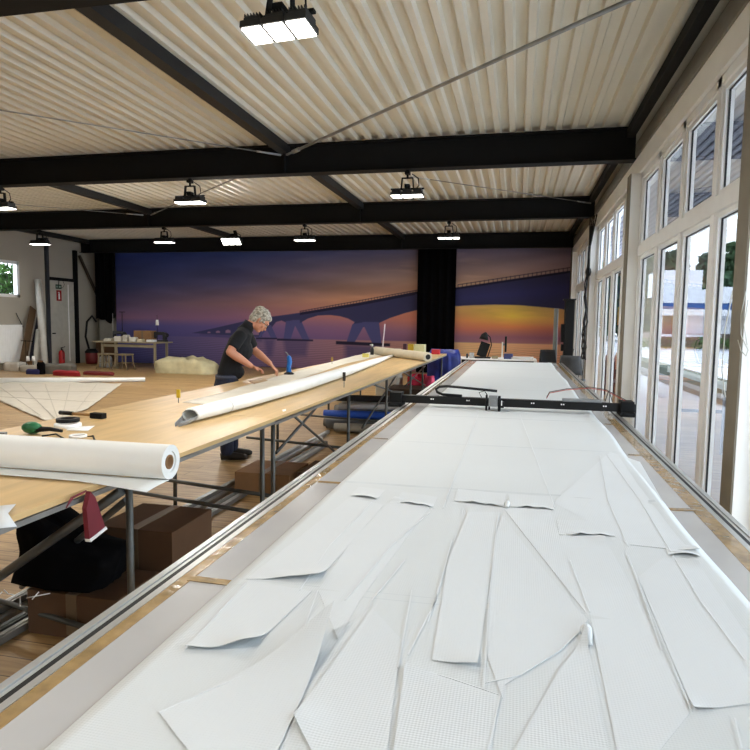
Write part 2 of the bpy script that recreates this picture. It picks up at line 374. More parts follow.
    BC, BL, BD = (42, 40, 74), (56, 54, 98), (26, 24, 46)
    # far tapering bridge
    poly([(192, 333), (215, 328), (245, 321), (272, 316.5), (272, 328), (262, 331), (262, 337), (240, 336), (215, 334.5)], BC)
    for x, y, w, h in ((209, 331.5, 3, 1.6), (218, 330.5, 4, 2.4), (228, 329.5, 5, 3.4), (241, 328.5, 8, 5), (255, 328, 8, 7)):
        poly([(x-w/2, y+h), (x-w/2, y+h*.3), (x, y), (x+w/2, y+h*.3), (x+w/2, y+h)], (104, 72, 100))
    # second pier group
    poly([(262, 318), (302, 312.5), (302, 322.5), (295, 322), (291, 321), (286, 322.5), (281.5, 320.5), (276, 322), (272, 327), (262, 329)], BC)
    poly([(264.5, 326), (271, 325), (277, 338.5), (271.5, 338.5)], BL); poly([(262, 330), (266, 330), (260, 338), (258, 338)], BL)
    poly([(286, 321), (297, 320), (290.5, 339.5), (283.5, 339.5)], BL); poly([(292, 320), (301, 320), (309.5, 340), (302.5, 339.5)], BL)
    poly([(277, 338.6), (313, 339.6), (313, 341.2), (277, 340.6)], BD); poly([(256, 337.6), (277, 338), (277, 339.2), (256, 339)], BD)
    # third span
    top = [(300, 312.6), (330, 307.5), (360, 302.5), (390, 296.8), (420, 291)]
    bot = [(420, 309.3), (405, 313), (390, 318), (379, 323), (378, 327), (352, 327), (354.5, 322), (348, 318.5), (340, 316.2), (330, 315), (318, 315.5), (308, 318.5), (300, 323)]
    poly(top+bot, BC)
    poly([(300, 312.6), (360, 302.5), (420, 291), (420, 294), (360, 305.3), (300, 315)], BD)
    poly([(352.5, 324), (366, 322), (354, 343.5), (346.3, 342.8)], BL); poly([(362, 322), (379, 322), (381.5, 344.5), (372.5, 343.8)], BL)
    poly([(336, 341), (390, 343.5), (390, 346.4), (336, 344.2)], (28, 22, 40))
    # near span
    poly([(415, 292), (458, 287.5), (500, 281), (572, 270.5), (572, 312), (562, 309), (541, 307), (520, 305.2), (495, 304.5), (470, 305.3), (458, 306), (430, 307.5), (415, 310)], BC)
    poly([(458, 293), (500, 289), (572, 281), (572, 298), (520, 300), (458, 303)], (44, 42, 96), .7, .15)
    poly([(415, 292), (458, 287.3), (500, 281), (572, 270.5), (572, 272.5), (500, 283), (458, 289.3), (415, 294)], BD)
    # railing
    def rail(x0, y0, x1, y1, h, n, w=.8):
        for i in range(n+1):
            t = i/n; x = x0+(x1-x0)*t; y = y0+(y1-y0)*t
            poly([(x-w/2, y), (x-w/2, y-h), (x+w/2, y-h), (x+w/2, y)], BD, .8)
        poly([(x0, y0-h), (x1, y1-h), (x1, y1-h+.7), (x0, y0-h+.7)], BD, .8)
    rail(458, 288, 572, 270.5, 3.6, 26, .6); rail(300, 312.8, 419, 291.3, 1.8, 40, .4)
    gm = img.mean(2, keepdims=True); img = gm+(img-gm)*.82; img = img*(1.28+.22*smooth(-2.5, -7, GX)*1.0)[..., None]+5; img[..., 0] *= .96
    img = np.clip(img, 0, 255)/255
    li = np.where(img <= .04045, img/12.92, ((img+.055)/1.055)**2.4)
    verts = np.stack([GX, np.full_like(GX, YM), GZ], -1).reshape(-1, 3)
    idx = np.arange(nx*nz).reshape(nz, nx)
    faces = np.stack([idx[:-1, :-1], idx[:-1, 1:], idx[1:, 1:], idx[1:, :-1]], -1).reshape(-1, 4)
    me = bpy.data.meshes.new('mural_print'); me.from_pydata(verts.tolist(), [], faces.tolist())
    ca = me.color_attributes.new('print', 'FLOAT_COLOR', 'POINT')
    ca.data.foreach_set('color', np.concatenate([li.reshape(-1, 3), np.ones((nx*nz, 1))], 1).ravel())
    m = bpy.data.materials.new('mural_print'); m.use_nodes = True; b = m.node_tree.nodes['Principled BSDF']
    at = m.node_tree.nodes.new('ShaderNodeVertexColor'); at.layer_name = 'print'
    m.node_tree.links.new(at.outputs['Color'], b.inputs['Base Color']); b.inputs['Roughness'].default_value = .7
    b.inputs['Specular IOR Level'].default_value = .2
    me.materials.append(m)
    t = thing('wall_mural', 'wide printed mural of a long arched bridge over water at sunset covering the back wall', 'mural', (-6, 19.04, 0))
    o = bpy.data.objects.new('print', me); C.objects.link(o); attach(o, t)
    MB().box((X0, YM+.002, Z0), (X1, YM+.06, Z1)).build('backing_panel', BLACKP, t)
mural()
# black curtains
def curtain(x0, x1, y, z0, z1, lab, ragged=0):
    n = 60; V = []; F = []
    for i in range(n+1):
        t = i/n; xx = x0+(x1-x0)*t; yy = y+.035*math.sin(t*(x1-x0)*26)
        zb = z0+(ragged*(math.sin(t*7)*.5+math.sin(t*13+1)*.3) if ragged else 0)
        for yo in (0, .012):
            V += [(xx, yy+yo, zb), (xx, yy+yo, z1)]
    for i in range(n):
        a = i*4; b = a+4; F += [(a, b, b+1, a+1), (a+2, a+3, b+3, b+2), (a, a+2, b+2, b), (a+1, b+1, b+3, a+3)]
    m = MB(); m.smooth = True; m.add(V, F); o = m.build('black_curtain', BLACKC); return tag(o, lab, 'curtain')
curtain(-3.02, -1.86, 18.85, .02, 3.74, 'tall narrow black curtain dividing the sunset mural right of its middle')
curtain(-14.15, -13.42, 18.85, 1.45, 3.9, 'black cloth hanging in the dark back left corner beside the mural', .15)
# ================================================================= FLOODLIGHTS
LENS = emis('lamp_lens', (255, 250, 240), 9)
HOUS = mat('lamp_housing', (44, 45, 46), .5, .3)
def make_flood(hang):
    t = thing('floodlight', 'x', 'lamp', (0, 0, 0), 'LED floodlights hanging under the roof beams')
    for k in (-1, 0, 1):
        m = MB(); x0 = k*.155
        m.box((x0-.074, -.1, .012), (x0+.074, .1, .055)); m.box((x0-.06, -.08, .055), (x0+.06, .08, .085))
        for q in range(6): m.box((x0-.055+q*.021, -.085, .085), (x0-.049+q*.021, .085, .105))
        ho = m.build('housing', HOUS, t, bevel=.008)
        MB().box((x0-.064, -.088, 0), (x0+.064, .088, .0115)).build('lens', LENS, ho)
    m = MB(); m.box((-.24, -.02, .1), (.24, .02, .118))
    m.bar((-.09, 0, .11), (-.075, 0, .26), .012, .05); m.bar((.09, 0, .11), (.075, 0, .26), .012, .05); m.bar((-.08, 0, .26), (.08, 0, .26), .05, .012)
    m.box((-.035, -.05, .12), (.035, .05, .17)).build('yoke', BLACKST, t)
    m = MB(); m.cyl((0, 0, .25), (0, 0, hang-.03), .016, 8); m.box((-.035, -.05, hang-.06), (.035, .05, hang-.02)); m.box((-.02, -.02, hang-.02), (.02, .02, hang)); m.build('clamp', BLACKST, t)
    m = MB(); m.loft([(.1, .03, .1), (.16, .04, .16), (.15, .03, .26), (.06, .02, hang-.05)], .007, 8); m.build('cable', BLACKP, t)
    ld = bpy.data.lights.new('lamp_light', 'AREA'); ld.shape = 'RECTANGLE'; ld.size = .46; ld.size_y = .19; ld.energy = LAMPW; ld.color = (1, .955, .89)
    lo = bpy.data.objects.new('lamp_light', ld); C.objects.link(lo); lo.location = (0, 0, -.006); lo.parent = t
    return t
LAMPW = 52
fl = make_flood(.37)
LB = [(-1.54, 3.88, 'largest LED floodlight of three bright modules at the top of the photo', -.12, .1),
      (-5.02, 8.97, 'floodlight hanging from the second beam left of the middle, above the left of the mural', 0, 0),
      (-1.61, 8.97, 'floodlight hanging from the second beam above the workbench end, right of the middle', 0, 0),
      (-8.5, 8.97, 'floodlight cut by the left edge of the photo', 0, 0),
      (-11.68, 13.5, 'floodlight on the third beam in front of the left wall near the small window', 0, 0),
      (-8.24, 13.5, 'floodlight on the third beam above the crumpled sail bag', 0, 0),
      (-6.53, 13.5, 'tilted glaring floodlight on the third beam above the standing person', -.75, .5),
      (-4.74, 13.5, 'floodlight on the third beam above the bridge arches of the mural', 0, 0),
      (-1.51, 13.5, 'floodlight on the third beam in front of the black curtain', 0, 0),
      (-5.3, 3.88, 'added fill floodlight on the nearest beam, out of view left of the largest one', 0, 0),  # from here on: unseen lamps, added to brighten the interior and foreground
      (-8.9, 3.88, 'added fill floodlight on the nearest beam, out of view near the far left', 0, 0),
      (-1.54, -.6, 'added fill floodlight behind the camera above the cutting table', 0, 0),
      (-5.3, -.6, 'added fill floodlight behind the camera above the left part of the hall', 0, 0)]
for i, (xx, yy, l, rx, ry) in enumerate(LB):
    o = fl if i == 0 else copy_tree(fl)
    o.location = (xx, yy, 3.36 if i == 0 else 3.33); o['label'] = l
    o.rotation_euler = (rx, 0, -.1 if i == 0 else 0)
# ================================================================= CUTTING TABLE
TZ = .9
T = thing('cutting_table', 'very long low cutting table with aluminium rails beside the window wall', 'table', (-.07, 5.5, 0))
Y0, Y1 = .25, 10.85
MB().box((-.84, Y0, TZ-.06), (.70, Y1, TZ)).build('table_top', mat('table_board', (170, 160, 146), .5), T)
for sgn, xo in ((-1, -.87), (1, .735)):
    m = MB(); a = xo
    m.box((min(a, a-sgn*.018), Y0, TZ-.09), (max(a, a-sgn*.018), Y1, TZ+.004))
    b = a-sgn*.020; m.box((min(b, b-sgn*.012), Y0, TZ-.02), (max(b, b-sgn*.012), Y1, TZ+.001)); 
    m.cur = 1; b = a-sgn*.0325; m.box((min(b, b-sgn*.0125), Y0, TZ-.03), (max(b, b-sgn*.0125), Y1, TZ+.0032))
    m.cur = 0; b = a-sgn*.045; m.box((min(b, b-sgn*.018), Y0, TZ-.02), (max(b, b-sgn*.018), Y1, TZ+.003))
    m.build('rail', [ALU, BLACKP], T)
m = MB(); m.box((-.806, Y0, TZ+.0002), (-.774, Y1, TZ+.0022)); m.build('edge_tape', TAPE, T)
m = MB(); m.box((.62, Y0, TZ+.0002), (.675, Y1, TZ+.0022)); m.build('edge_tape', TAPE, T)
MB().box((-.775, Y0, TZ+.0002), (-.6, Y1, TZ+.0012)).build('side_film', FILM, T)
MB().box((.48, Y0, TZ+.0002), (.625, Y1, TZ+.0012)).build('side_film', FILM, T)
def strip_px(a, b, w, name='tape_strip'):
    p = pz(a[0], a[1], TZ+.0026); q = pz(b[0], b[1], TZ+.0026); MB().bar(p, q, w, .0012).build(name, TAPE, T)
for a, b, w in (((190, 578), (231, 583), .03), ((318, 481.5), (341, 483), .025), ((372, 438), (388, 439), .02), ((628, 454.5), (648, 455.5), .03), ((669, 509), (697, 510), .03), ((604, 424), (616, 424.5), .03)):
    strip_px(a, b, w)
for yy in (.5, 3.0, 5.6, 8.2, 10.6):
    for xx in (-.78, .64): MB().box((xx-.03, yy-.03, 0), (xx+.03, yy+.03, TZ-.06)).build('leg', DARKST, T)
    MB().box((-.78, yy-.02, .2), (.64, yy+.02, .25)).build('crossbar', DARKST, T)
# ---- cloth
def grid_sheet(name, x0, x1, y0, y1, nx, ny, zf, m, th=.0012, edge=None):
    V = []; F = []
    for j in range(ny+1):
        for i in range(nx+1):
            t = i/nx; yy = y0+(y1-y0)*j/ny; a, b = (x0, x1) if edge is None else edge(yy); xx = a+(b-a)*t
            V.append((xx, yy, zf(xx, yy)))
    for j in range(ny):
        for i in range(nx): k = j*(nx+1)+i; F.append((k, k+1, k+nx+2, k+nx+1))
    mb = MB(); mb.smooth = True; mb.add(V, F); o = mb.build(name, m); s = o.modifiers.new('s', 'SOLIDIFY'); s.thickness = th; s.offset = 1
    return o
def cedge(y): return (-.668-.004*math.sin(y*.7), .548+.008*math.sin(y*1.9)+.004*math.sin(y*5.3)-.012*max(0, 1.7-y))
def cz(x, y):
    z = TZ+.0036+.0005*math.sin(x*7+y*1.3)*math.sin(y*2.1)
    r = .0
    for yy, a in ((2.38, .003), (3.3, .0022), (1.4, .004), (4.3, .002), (6.2, .002), (7.6, .002)):
        d = (y-yy-.03*x)/.02; r += .35*a*math.exp(-d*d)
    e = max(0, x-.47)/.06; r += .004*math.exp(-((x-.515)/.018)**2)*(1+.6*math.sin(y*3.1))
    return z+r
o = grid_sheet('sail_cloth', 0, 0, .3, 10.75, 50, 700, cz, SAIL, edge=cedge)
tag(o, 'long white sheet of sailcloth spread over the cutting table', 'cloth')
SB = mat('seam_band_cloth', (197, 202, 204), .7)
for yy, w_ in ((1.40, .035), (2.40, .03), (3.31, .02), (4.3, .02), (6.2, .03), (7.6, .03), (9.0, .03)):
    V = []; F = []
    for i in range(51):
        x = -.66+1.19*i/50
        for k in (-1, 1): y_ = yy+.03*x+k*w_/2; V.append((x, y_, cz(x, y_)+.0014))
    for i in range(50): F.append((2*i, 2*i+2, 2*i+3, 2*i+1))
    m = MB(); m.smooth = True; m.add(V, F); m.build('seam_band', SB, o)
def panel(pts, z, lifts, label, n=6, m=SAIL2):
    z = .0056+(z-.005)*.13
    P = [pz(x, y, TZ+z) for x, y in pts]
    bm = bmesh.new(); vs = [bm.verts.new(p) for p in P]; bm.faces.new(vs)
    bmesh.ops.triangulate(bm, faces=bm.faces[:])
    for _ in range(n):
        es = [e for e in bm.edges if e.calc_length() > .03]
        if not es: break
        bmesh.ops.subdivide_edges(bm, edges=es, cuts=1); bmesh.ops.triangulate(bm, faces=bm.faces[:])
        bmesh.ops.beautify_fill(bm, faces=bm.faces[:], edges=[e for e in bm.edges if not e.is_boundary])
    L = [(pz(x, y, TZ+z), h, r) for x, y, h, r in lifts]
    for v in bm.verts:
        dz = .0003*math.sin(v.co.x*31)*math.sin(v.co.y*23)+.0003
        for c0, h, r in L:
            d = min(1, (Vector((v.co.x, v.co.y))-Vector((c0.x, c0.y))).length/r); k = (1-d); dz += h*k*k*(3-2*k)*k
        v.co.z += dz
    # keep outline where the photo shows it: shift lifted points back along the view ray is not done; corner height stays small
    me = bpy.data.meshes.new('cut_panel'); bm.normal_update(); bm.to_mesh(me); bm.free(); me.materials.append(m)
    for p in me.polygons: p.use_smooth = True
    o = bpy.data.objects.new('cut_panel', me); C.objects.link(o)
    a = np.array([tuple(v.co) for v in me.vertices]); off = Vector((a[:, 0].mean(), a[:, 1].mean(), a[:, 2].min()))
    me.transform(Matrix.Translation(-off)); o.location = off
    s = o.modifiers.new('s', 'SOLIDIFY'); s.thickness = .0006; s.offset = 1; o.modifiers.new('e', 'EDGE_SPLIT')
    return tag(o, label, 'cloth panel', 'cut sailcloth panels on the cutting table')
panel([(159, 712), (334, 628), (268, 772), (205, 772)], .016, [(334, 628, .06, .28)], 'large triangular cut panel at the lower left with its tip curling up')
panel([(185, 650), (248, 580), (312, 591), (250, 650)], .011, [(185, 654, .012, .09), (248, 654, .03, .12)], 'small four-sided cut panel near the left cloth edge with lifted lower edge', )
panel([(246, 579), (350, 497), (384, 505), (318, 580)], .009, [(318, 583, .022, .13), (285, 583, .01, .09)], 'cut panel above the small four-sided one, its near edge gaping')
panel([(432, 660), (448, 560), (468, 512), (500, 512), (487, 600), (477, 669)], .009, [(477, 670, .014, .1)], 'narrow upright cut panel in the cloth middle with a lifted near corner')
panel([(405, 665), (500, 695), (487, 775), (390, 775)], .017, [(405, 665, .008, .1)], 'wide cut panel at the bottom middle with a straight top edge')
panel([(293, 718), (372, 608), (402, 640), (398, 668), (384, 775), (326, 775)], .013, [(293, 720, .008, .09)], 'cut panel at the bottom left of middle, partly under the wide one')
panel([(500, 775), (560, 668), (586, 636), (614, 775)], .012, [(588, 637, .03, .07)], 'tapering cut panel at the bottom with a small curl at its pointed top')
panel([(638, 577), (664, 557), (698, 563), (750, 640), (775, 700), (694, 711), (664, 640)], .010, [(698, 560, .012, .09), (694, 712, .008, .07)], 'long angular cut panel beside the right cloth edge')
panel([(503, 700), (505, 685), (560, 652), (588, 622), (536, 560), (502, 515), (493, 545), (487, 655)], .007, [(588, 622, .004, .08)], 'curved fan-shaped cut panel right of the cloth middle')
panel([(504, 509), (548, 507), (560, 535), (604, 537), (628, 580), (662, 648), (690, 713), (640, 775), (622, 775), (595, 640), (590, 618)], .006, [(604, 539, .008, .08)], 'long diagonal cut panel between the fan-shaped and the right-hand ones')
panel([(395, 497), (430, 507), (360, 600), (338, 640), (318, 590), (352, 540)], .006, [(395, 499, .006, .08)], 'slender slanting cut panel left of the cloth middle')
panel([(555, 503), (600, 500), (630, 545), (700, 552), (668, 510), (640, 462), (610, 452), (556, 500)], .005, [(700, 552, .01, .07)], 'cut panel farthest to the right near the gap with the film')
# gaping slits: narrow lifted flaps on the far side of each cut
for pts_, l_ in (([(454, 501), (504, 507), (506, 494), (458, 489)], 'thin lifted flap left of the small upright curl in the middle of the sheet'), ([(510, 507), (554, 510), (552, 497), (508, 494)], 'thin lifted flap right of the small upright curl in the middle of the sheet'),
                ([(559, 535), (615, 536.5), (611, 521), (557, 520)], 'thin lifted flap with a straight edge right of the middle of the sheet'), ([(668, 555), (700, 557.5), (692, 545), (664, 543)], 'thin lifted flap close to the right cloth edge'),
                ([(395, 502), (433, 507.5), (438, 497), (402, 492)], 'thin lifted flap left of the cloth middle'), ([(350, 496), (377, 499.5), (386, 490), (359, 487)], 'thin lifted flap nearest the left cloth edge'), ([(300, 635), (316, 634), (326, 622), (312, 622)], 'tiny lifted flap above the big triangular panel')):
    a_, b_ = pts_[0], pts_[1]; mx_ = ((a_[0]+b_[0])/2, (a_[1]+b_[1])/2)
    panel(pts_, .006, [(a_[0]*.6+b_[0]*.4, a_[1]*.6+b_[1]*.4, .010, .05), (a_[0]*.25+b_[0]*.75, a_[1]*.25+b_[1]*.75, .008, .05)], l_)
LN = mat('cut_edge_white', (221, 225, 227), .7)
sheet = bpy.data.objects['sail_cloth']
for ln in ([(520, 415), (555, 508)], [(478, 415), (443, 508)], [(498, 515), (489, 600), (484, 690)], [(600, 455), (608, 500), (628, 546)], [(607, 455), (640, 500), (700, 600), (745, 660)], [(628, 555), (650, 610), (692, 711)],
           [(430, 512), (392, 545), (345, 600)], [(372, 502), (330, 545), (300, 590)], [(452, 540), (436, 600), (408, 655)], [(405, 560), (372, 600)], [(437, 595), (428, 622)], [(735, 718), (742, 748)], [(484, 683), (520, 675), (560, 650), (587, 624)], [(570, 560), (590, 612)], [(412, 590), (398, 668)], [(318, 590), (300, 640)], [(640, 588), (648, 610), (662, 650)], [(405, 665), (450, 678), (500, 695), (494, 725), (488, 750)], [(159, 712), (240, 676), (300, 645)], [(185, 649), (210, 622), (246, 583)]):
    P = [pz(x, y, TZ+.0078) for x, y in ln]; m = MB()
    for p_, q_ in zip(P[:-1], P[1:]): m.bar(p_, q_, .0026, .0008)
    m.build('cut_edge', LN, sheet)
# small curl
def curl(x, y, r, l, lab):
    p = pz(x, y, TZ+.008); m = MB(); V = []; F = []; n = 12
    for j in range(7):
        s = j/6
        for i in range(n+1):
            a = -.3+PI*1.1*i/n; rr = r*(1-s*.55)
            V.append((p.x-math.cos(a)*rr, p.y-s*l, p.z+math.sin(max(a, 0))*rr*1.3*(1-s*.7)))
    for j in range(6):
        for i in range(n): k = j*(n+1)+i; F.append((k, k+1, k+n+2, k+n+1))
    m.smooth = True; m.add(V, F); o = m.build('cloth_curl', SAIL2); s = o.modifiers.new('s', 'SOLIDIFY'); s.thickness = .001
    tag(o, lab, 'cloth scrap')
curl(507, 504, .011, .045, 'small white curled cloth tip standing up in the middle of the sheet')
curl(586, 631, .013, .06, 'white curled cloth tip right of the middle near the bottom')
# ---- gantry
G = thing('cutting_gantry', 'black motorised cutting bridge spanning the white cutting table', 'cutting machine', (-.05, 4.75, TZ))
gy = 4.72
MB().box((-.93, gy-.03, .932), (.83, gy+.03, .99)).build('beam', BLACKP, G, bevel=.003)
for xx in (-.62, -.35, .12, .33, .62): 
    m = MB(); m.box((xx-.012, gy-.037, .965), (xx-.003, gy-.0345, .974)); m.box((xx+.003, gy-.037, .965), (xx+.012, gy-.0345, .974)); m.build('screw', WHITEF, G)
for xx in (-.9, .77):
    m = MB().box((xx-.05, gy-.10, TZ+.006), (xx+.05, gy+.10, .935)); m.box((xx-.045, gy-.06, .935), (xx+.045, gy+.06, 1.01))
    m.cyl((xx-.03, gy-.1, TZ+.018), (xx+.03, gy-.1, TZ+.018), .012); m.build('end_truck', BLACKST, G, bevel=.004)
cr = MB(); cx = -.16
cr.box((cx-.06, gy-.075, .90), (cx-.045, gy-.036, 1.02)).box((cx+.03, gy-.075, .915), (cx+.05, gy-.036, 1.015)).box((cx-.06, gy-.06, .955), (cx+.05, gy-.036, .99)).box((cx+.05, gy-.08, .93), (cx+.075, gy-.04, .975))
cr.build('carriage', BLACKP, G, bevel=.003)
MB().box((cx-.035, gy-.11, .94), (cx+.028, gy-.06, 1.02)).cyl((cx-.003, gy-.12, .975), (cx-.003, gy-.105, .975), .022).build('motor', GREYP, G, bevel=.004)
MB().cyl((cx-.03, gy-.085, .915), (cx-.03, gy-.085, .985), .007, 8).cyl((cx+.042, gy-.095, .908), (cx+.042, gy-.095, 1.0), .011, 8).cyl((cx+.042, gy-.095, .903), (cx+.042, gy-.095, .91), .005, 8).build('cutting_head', BLACKST, G)
MB().box((cx+.055, gy-.1, .95), (cx+.062, gy-.09, .985)).build('head_clip', WHITEF, G)
# cable chain loop
pts = [(cx+.02, gy, 1.045), (cx-.1, gy+.01, 1.052), (cx-.25, gy+.02, 1.06), (-.52, gy+.02, 1.066), (-.575, gy+.02, 1.06), (-.6, gy+.02, 1.04), (-.59, gy+.02, 1.018), (-.55, gy+.02, 1.002), (-.4, gy+.01, .998)]
MB().loft(pts, [(.014, .010)]*len(pts), 8).build('cable_chain', BLACKP, G)
MB().loft([(cx-.05, gy-.05, 1.02), (cx-.07, gy-.05, 1.05), (cx-.03, gy-.04, 1.06)], .004, 6).loft([(cx-.09, gy-.05, 1.0), (cx-.11, gy-.05, 1.035), (cx-.06, gy-.04, 1.05)], .003, 6).build('hose', BLACKP, G)
MB().box((.33, gy-.02, .99), (.60, gy+.05, 1.008)).build('control_strip', GREYP, G, bevel=.003)
m = MB(); m.bar((.625, gy, 1.0), (.645, gy, 1.075), .006).bar((.675, gy, 1.0), (.65, gy, 1.075), .006); m.build('cable_bracket', BLACKP, G)
for off, nm, cc in ((0, 'red_cable', (170, 60, 46)), (.008, 'dark_cable', (70, 62, 58))):
    MB().loft([(.22, gy+.04, 1.0+off), (.24, gy+.05, 1.04+off), (.36, gy+.08, 1.065+off), (.52, gy+.08, 1.085+off), (.63, gy+.04, 1.075+off), (.72, gy+.02, 1.03+off), (.78, gy, 1.0+off)], .003, 6).build('cable', mat(nm, cc, .5), G)
# ================================================================= WORKBENCH
B = thing('workbench', 'long plywood workbench on steel tube trestles left of the cutting table', 'workbench', (-2.2, 6.5, 0))
BZ = .9
def bx(y): return -1.592+.0135*(y-1.6)
for y0, y1 in ((.2, 3.88), (3.884, 8.4), (8.404, 13.0)):
    m = MB(); m.prism([(-2.87, y0), (bx(y0), y0), (bx(y1), y1), (-2.87, y1)], BZ-.022, BZ); m.build('plywood_top', PLY, B)
    m = MB(); m.bar((bx(y0)-.02, y0, BZ-.042), (bx(y1)-.02, y1, BZ-.033), .035, .02); m.bar((-2.85, y0, BZ-.033), (-2.85, y1, BZ-.033), .035, .02); m.build('edge_rail', GALV, B)
def tube(p, q, r=.016, name='leg', m=DARKST): return MB().cyl(p, q, r, 10).build(name, m, B)
zt = BZ-.0435
for yy in (1.0, 2.38, 3.80, 3.98, 5.85, 7.55, 9.2, 10.3, 12.7):
    x = bx(yy)-.06; tube((x, yy, 0), (x, yy, zt))
for xx, yy in ((-2.71, 1.3), (-2.71, 4.55), (-2.75, 6.9), (-2.75, 8.95), (-2.75, 10.9), (-2.75, 12.7)): tube((xx, yy, 0), (xx, yy, zt))
for yy, zz in ((3.98, .33), (3.80, .26), (5.85, .3), (7.55, .3), (9.2, .3), (2.38, .1)):
    tube((-2.78, yy+.25, zz), (bx(yy)-.04, yy, zz), .014, 'crossbar')
xb = -1.66
def brace(a, b, r=.011): tube(px(a[0], a[1], xb), px(b[0], b[1], xb), r, 'brace')
brace((291, 413.5), (334, 451)); brace((322, 401), (276, 453)); brace((372, 384), (416, 400)); brace((396, 376), (362, 428)); brace((425, 366), (405, 386)); brace((404, 373), (425, 385))
tube((bx(2.4)-.08, 2.36, .8), (-2.75, 2.5, .06), .022, 'brace'); tube((bx(2.4)-.1, 2.42, .74), (-2.7, 2.9, .02), .016, 'brace')
# ---- objects on the bench
def on(x, y, z=BZ): return pz(x, y, z)
# near roll
R = .069
RP, RQ = Vector((-2.8, 2.2, BZ+R+.008)), Vector((-1.34, 2.22, BZ+R+.008)); rd = (RQ-RP).normalized()
RT = thing('cloth_roll', 'thick white roll of sailcloth with cardboard core, overhanging the near bench edge', 'cloth roll', (-2, 2.03, BZ))
m = MB(); nrm = Vector((0, 0, 1)); side = rd.cross(nrm).normalized()
def ring(mb, p, q, ro, ri, n=36):
    V = []
    for c0 in (p, q):
        for r in (ro, ri): V += [c0+side*math.cos(t*2*PI/n)*r+nrm*math.sin(t*2*PI/n)*r for t in range(n)]
    F = []
    for t in range(n):
        u = (t+1) % n; F += [(t, u, 2*n+u, 2*n+t), (n+t, 3*n+t, 3*n+u, n+u), (t, n+t, n+u, u), (2*n+t, 2*n+u, 3*n+u, 3*n+t)]
    mb.smooth = True; mb.add(V, F)
ring(m, RP, RQ, R, R*.62); ring(m, RP, RQ-rd*.008, R*.62, R*.42)
o = m.build('cloth_winding', SAILROLL, RT)
es = o.modifiers.new('e', 'EDGE_SPLIT')
m = MB(); ring(m, RP, RQ-rd*.004, R*.42, R*.30); m.build('cardboard_core', CARD, RT)
# loose tail under the roll
V = []; F = []; n = 24
for i in range(n+1):
    t = i/n; p = RP.lerp(RQ, t)
    tail = .09+.02*t
    for k in range(7):
        s = k/6; V.append((p.x-.0-.03*s, p.y-R*.2-tail*s, BZ+.006-(.012*s*s+.01*s)*max(0, (t-.8)/.2)+.001))
for i in range(n):
    for k in range(6): a = i*7+k; F.append((a, a+1, a+8, a+7))
m = MB(); m.smooth = True; m.add(V, F); o = m.build('loose_tail', SAILROLL, RT); s = o.modifiers.new('s', 'SOLIDIFY'); s.thickness = .0015
# second, long rolled sail
LP = [(184, 419, .035), (192, 414.5, .05), (215, 408.5, .054), (250, 399.5, .058), (300, 385.5, .064), (345, 371.5, .062), (375, 361.5, .05), (390, 356.5, .03), (397, 354.5, .008)]
t = thing('rolled_sail', 'long white rolled sail lying lengthwise on the bench with an open near end', 'sail', on(280, 392))
P = [on(a, b, BZ+.004+r*.85)for a, b, r in LP]
pts = []; rr = []
for i in range(len(P)-1):
    for k in range(4): s = k/4; pts.append(P[i].lerp(P[i+1], s)); rr.append(((LP[i][2]*(1-s)+LP[i+1][2]*s)*1.15*(1+.015*math.sin(i*7+k*2.3)), (LP[i][2]*(1-s)+LP[i+1][2]*s)*.85))
pts.append(P[-1]); rr.append((.008, .008))
m = MB(); m.loft(pts[3:], rr[3:], 20, cap=False); o = m.build('rolled_cloth', SAILROLL, t); s = o.modifiers.new('s', 'SOLIDIFY'); s.thickness = .003
m = MB()
for f in (.12, .3, .58):
    k = int(f*len(pts)); m.loft([pts[k], pts[k]+(pts[k+1]-pts[k]).normalized()*.012], [(rr[k][0]*1.03, rr[k][1]*1.03)]*2, 20, cap=False)
m.build('seam_band', mat('seam_grey', (196, 196, 190), .6), t)
V = []
# open slanting mouth: lower lip extends forward
d0 = (pts[4]-pts[3]).normalized(); a0 = d0.cross(Vector((0, 0, 1))).normalized(); n = 16
V = []; F = []
for j in range(5):
    s = j/4
    for i in range(n+1):
        an = PI+PI*i/n; r0, r1 = rr[3]; cpt = pts[3]-d0*(.17*s)
        V.append(cpt+a0*math.cos(an)*r0*(1-s*.75)+Vector((0, 0, 1))*(math.sin(an)*r1+.02*s*0))
for j in range(4):
    for i in range(n): k = j*(n+1)+i; F.append((k, k+1, k+n+2, k+n+1))
m = MB(); m.smooth = True; m.add(V, F); o = m.build('open_lip', mat('inner_film', (150, 152, 154), .35, var=.2, vs=20, bump=.4, bs=40), t); s = o.modifiers.new('s', 'SOLIDIFY'); s.thickness = .002
def flat(name, pts, z, th, m, label, cat, group=None, amp=.002):
    P = [pz(x, y, z) for x, y in pts]; bm = bmesh.new(); vs = [bm.verts.new(p) for p in P]; bm.faces.new(vs); bmesh.ops.triangulate(bm, faces=bm.faces[:])
    for _ in range(5):
        es = [e for e in bm.edges if e.calc_length() > .12]
        if not es: break
        bmesh.ops.subdivide_edges(bm, edges=es, cuts=1); bmesh.ops.triangulate(bm, faces=bm.faces[:])
    for v in bm.verts: v.co.z += amp*(1+math.sin(v.co.x*9)*math.sin(v.co.y*6))
    me = bpy.data.meshes.new(name); bm.normal_update(); bm.to_mesh(me); bm.free(); me.materials.append(m)
    for p in me.polygons: p.use_smooth = True
    a = np.array([tuple(v.co) for v in me.vertices]); off = Vector((a[:, 0].mean(), a[:, 1].mean(), a[:, 2].min())); me.transform(Matrix.Translation(-off))
    o = bpy.data.objects.new(name, me); C.objects.link(o); o.location = off; s = o.modifiers.new('s', 'SOLIDIFY'); s.thickness = th; s.offset = 1
    if label: tag(o, label, cat, group)
    return o
SAILT = mat('sail_translucent', (226, 221, 206), .6, var=.05, vs=5)
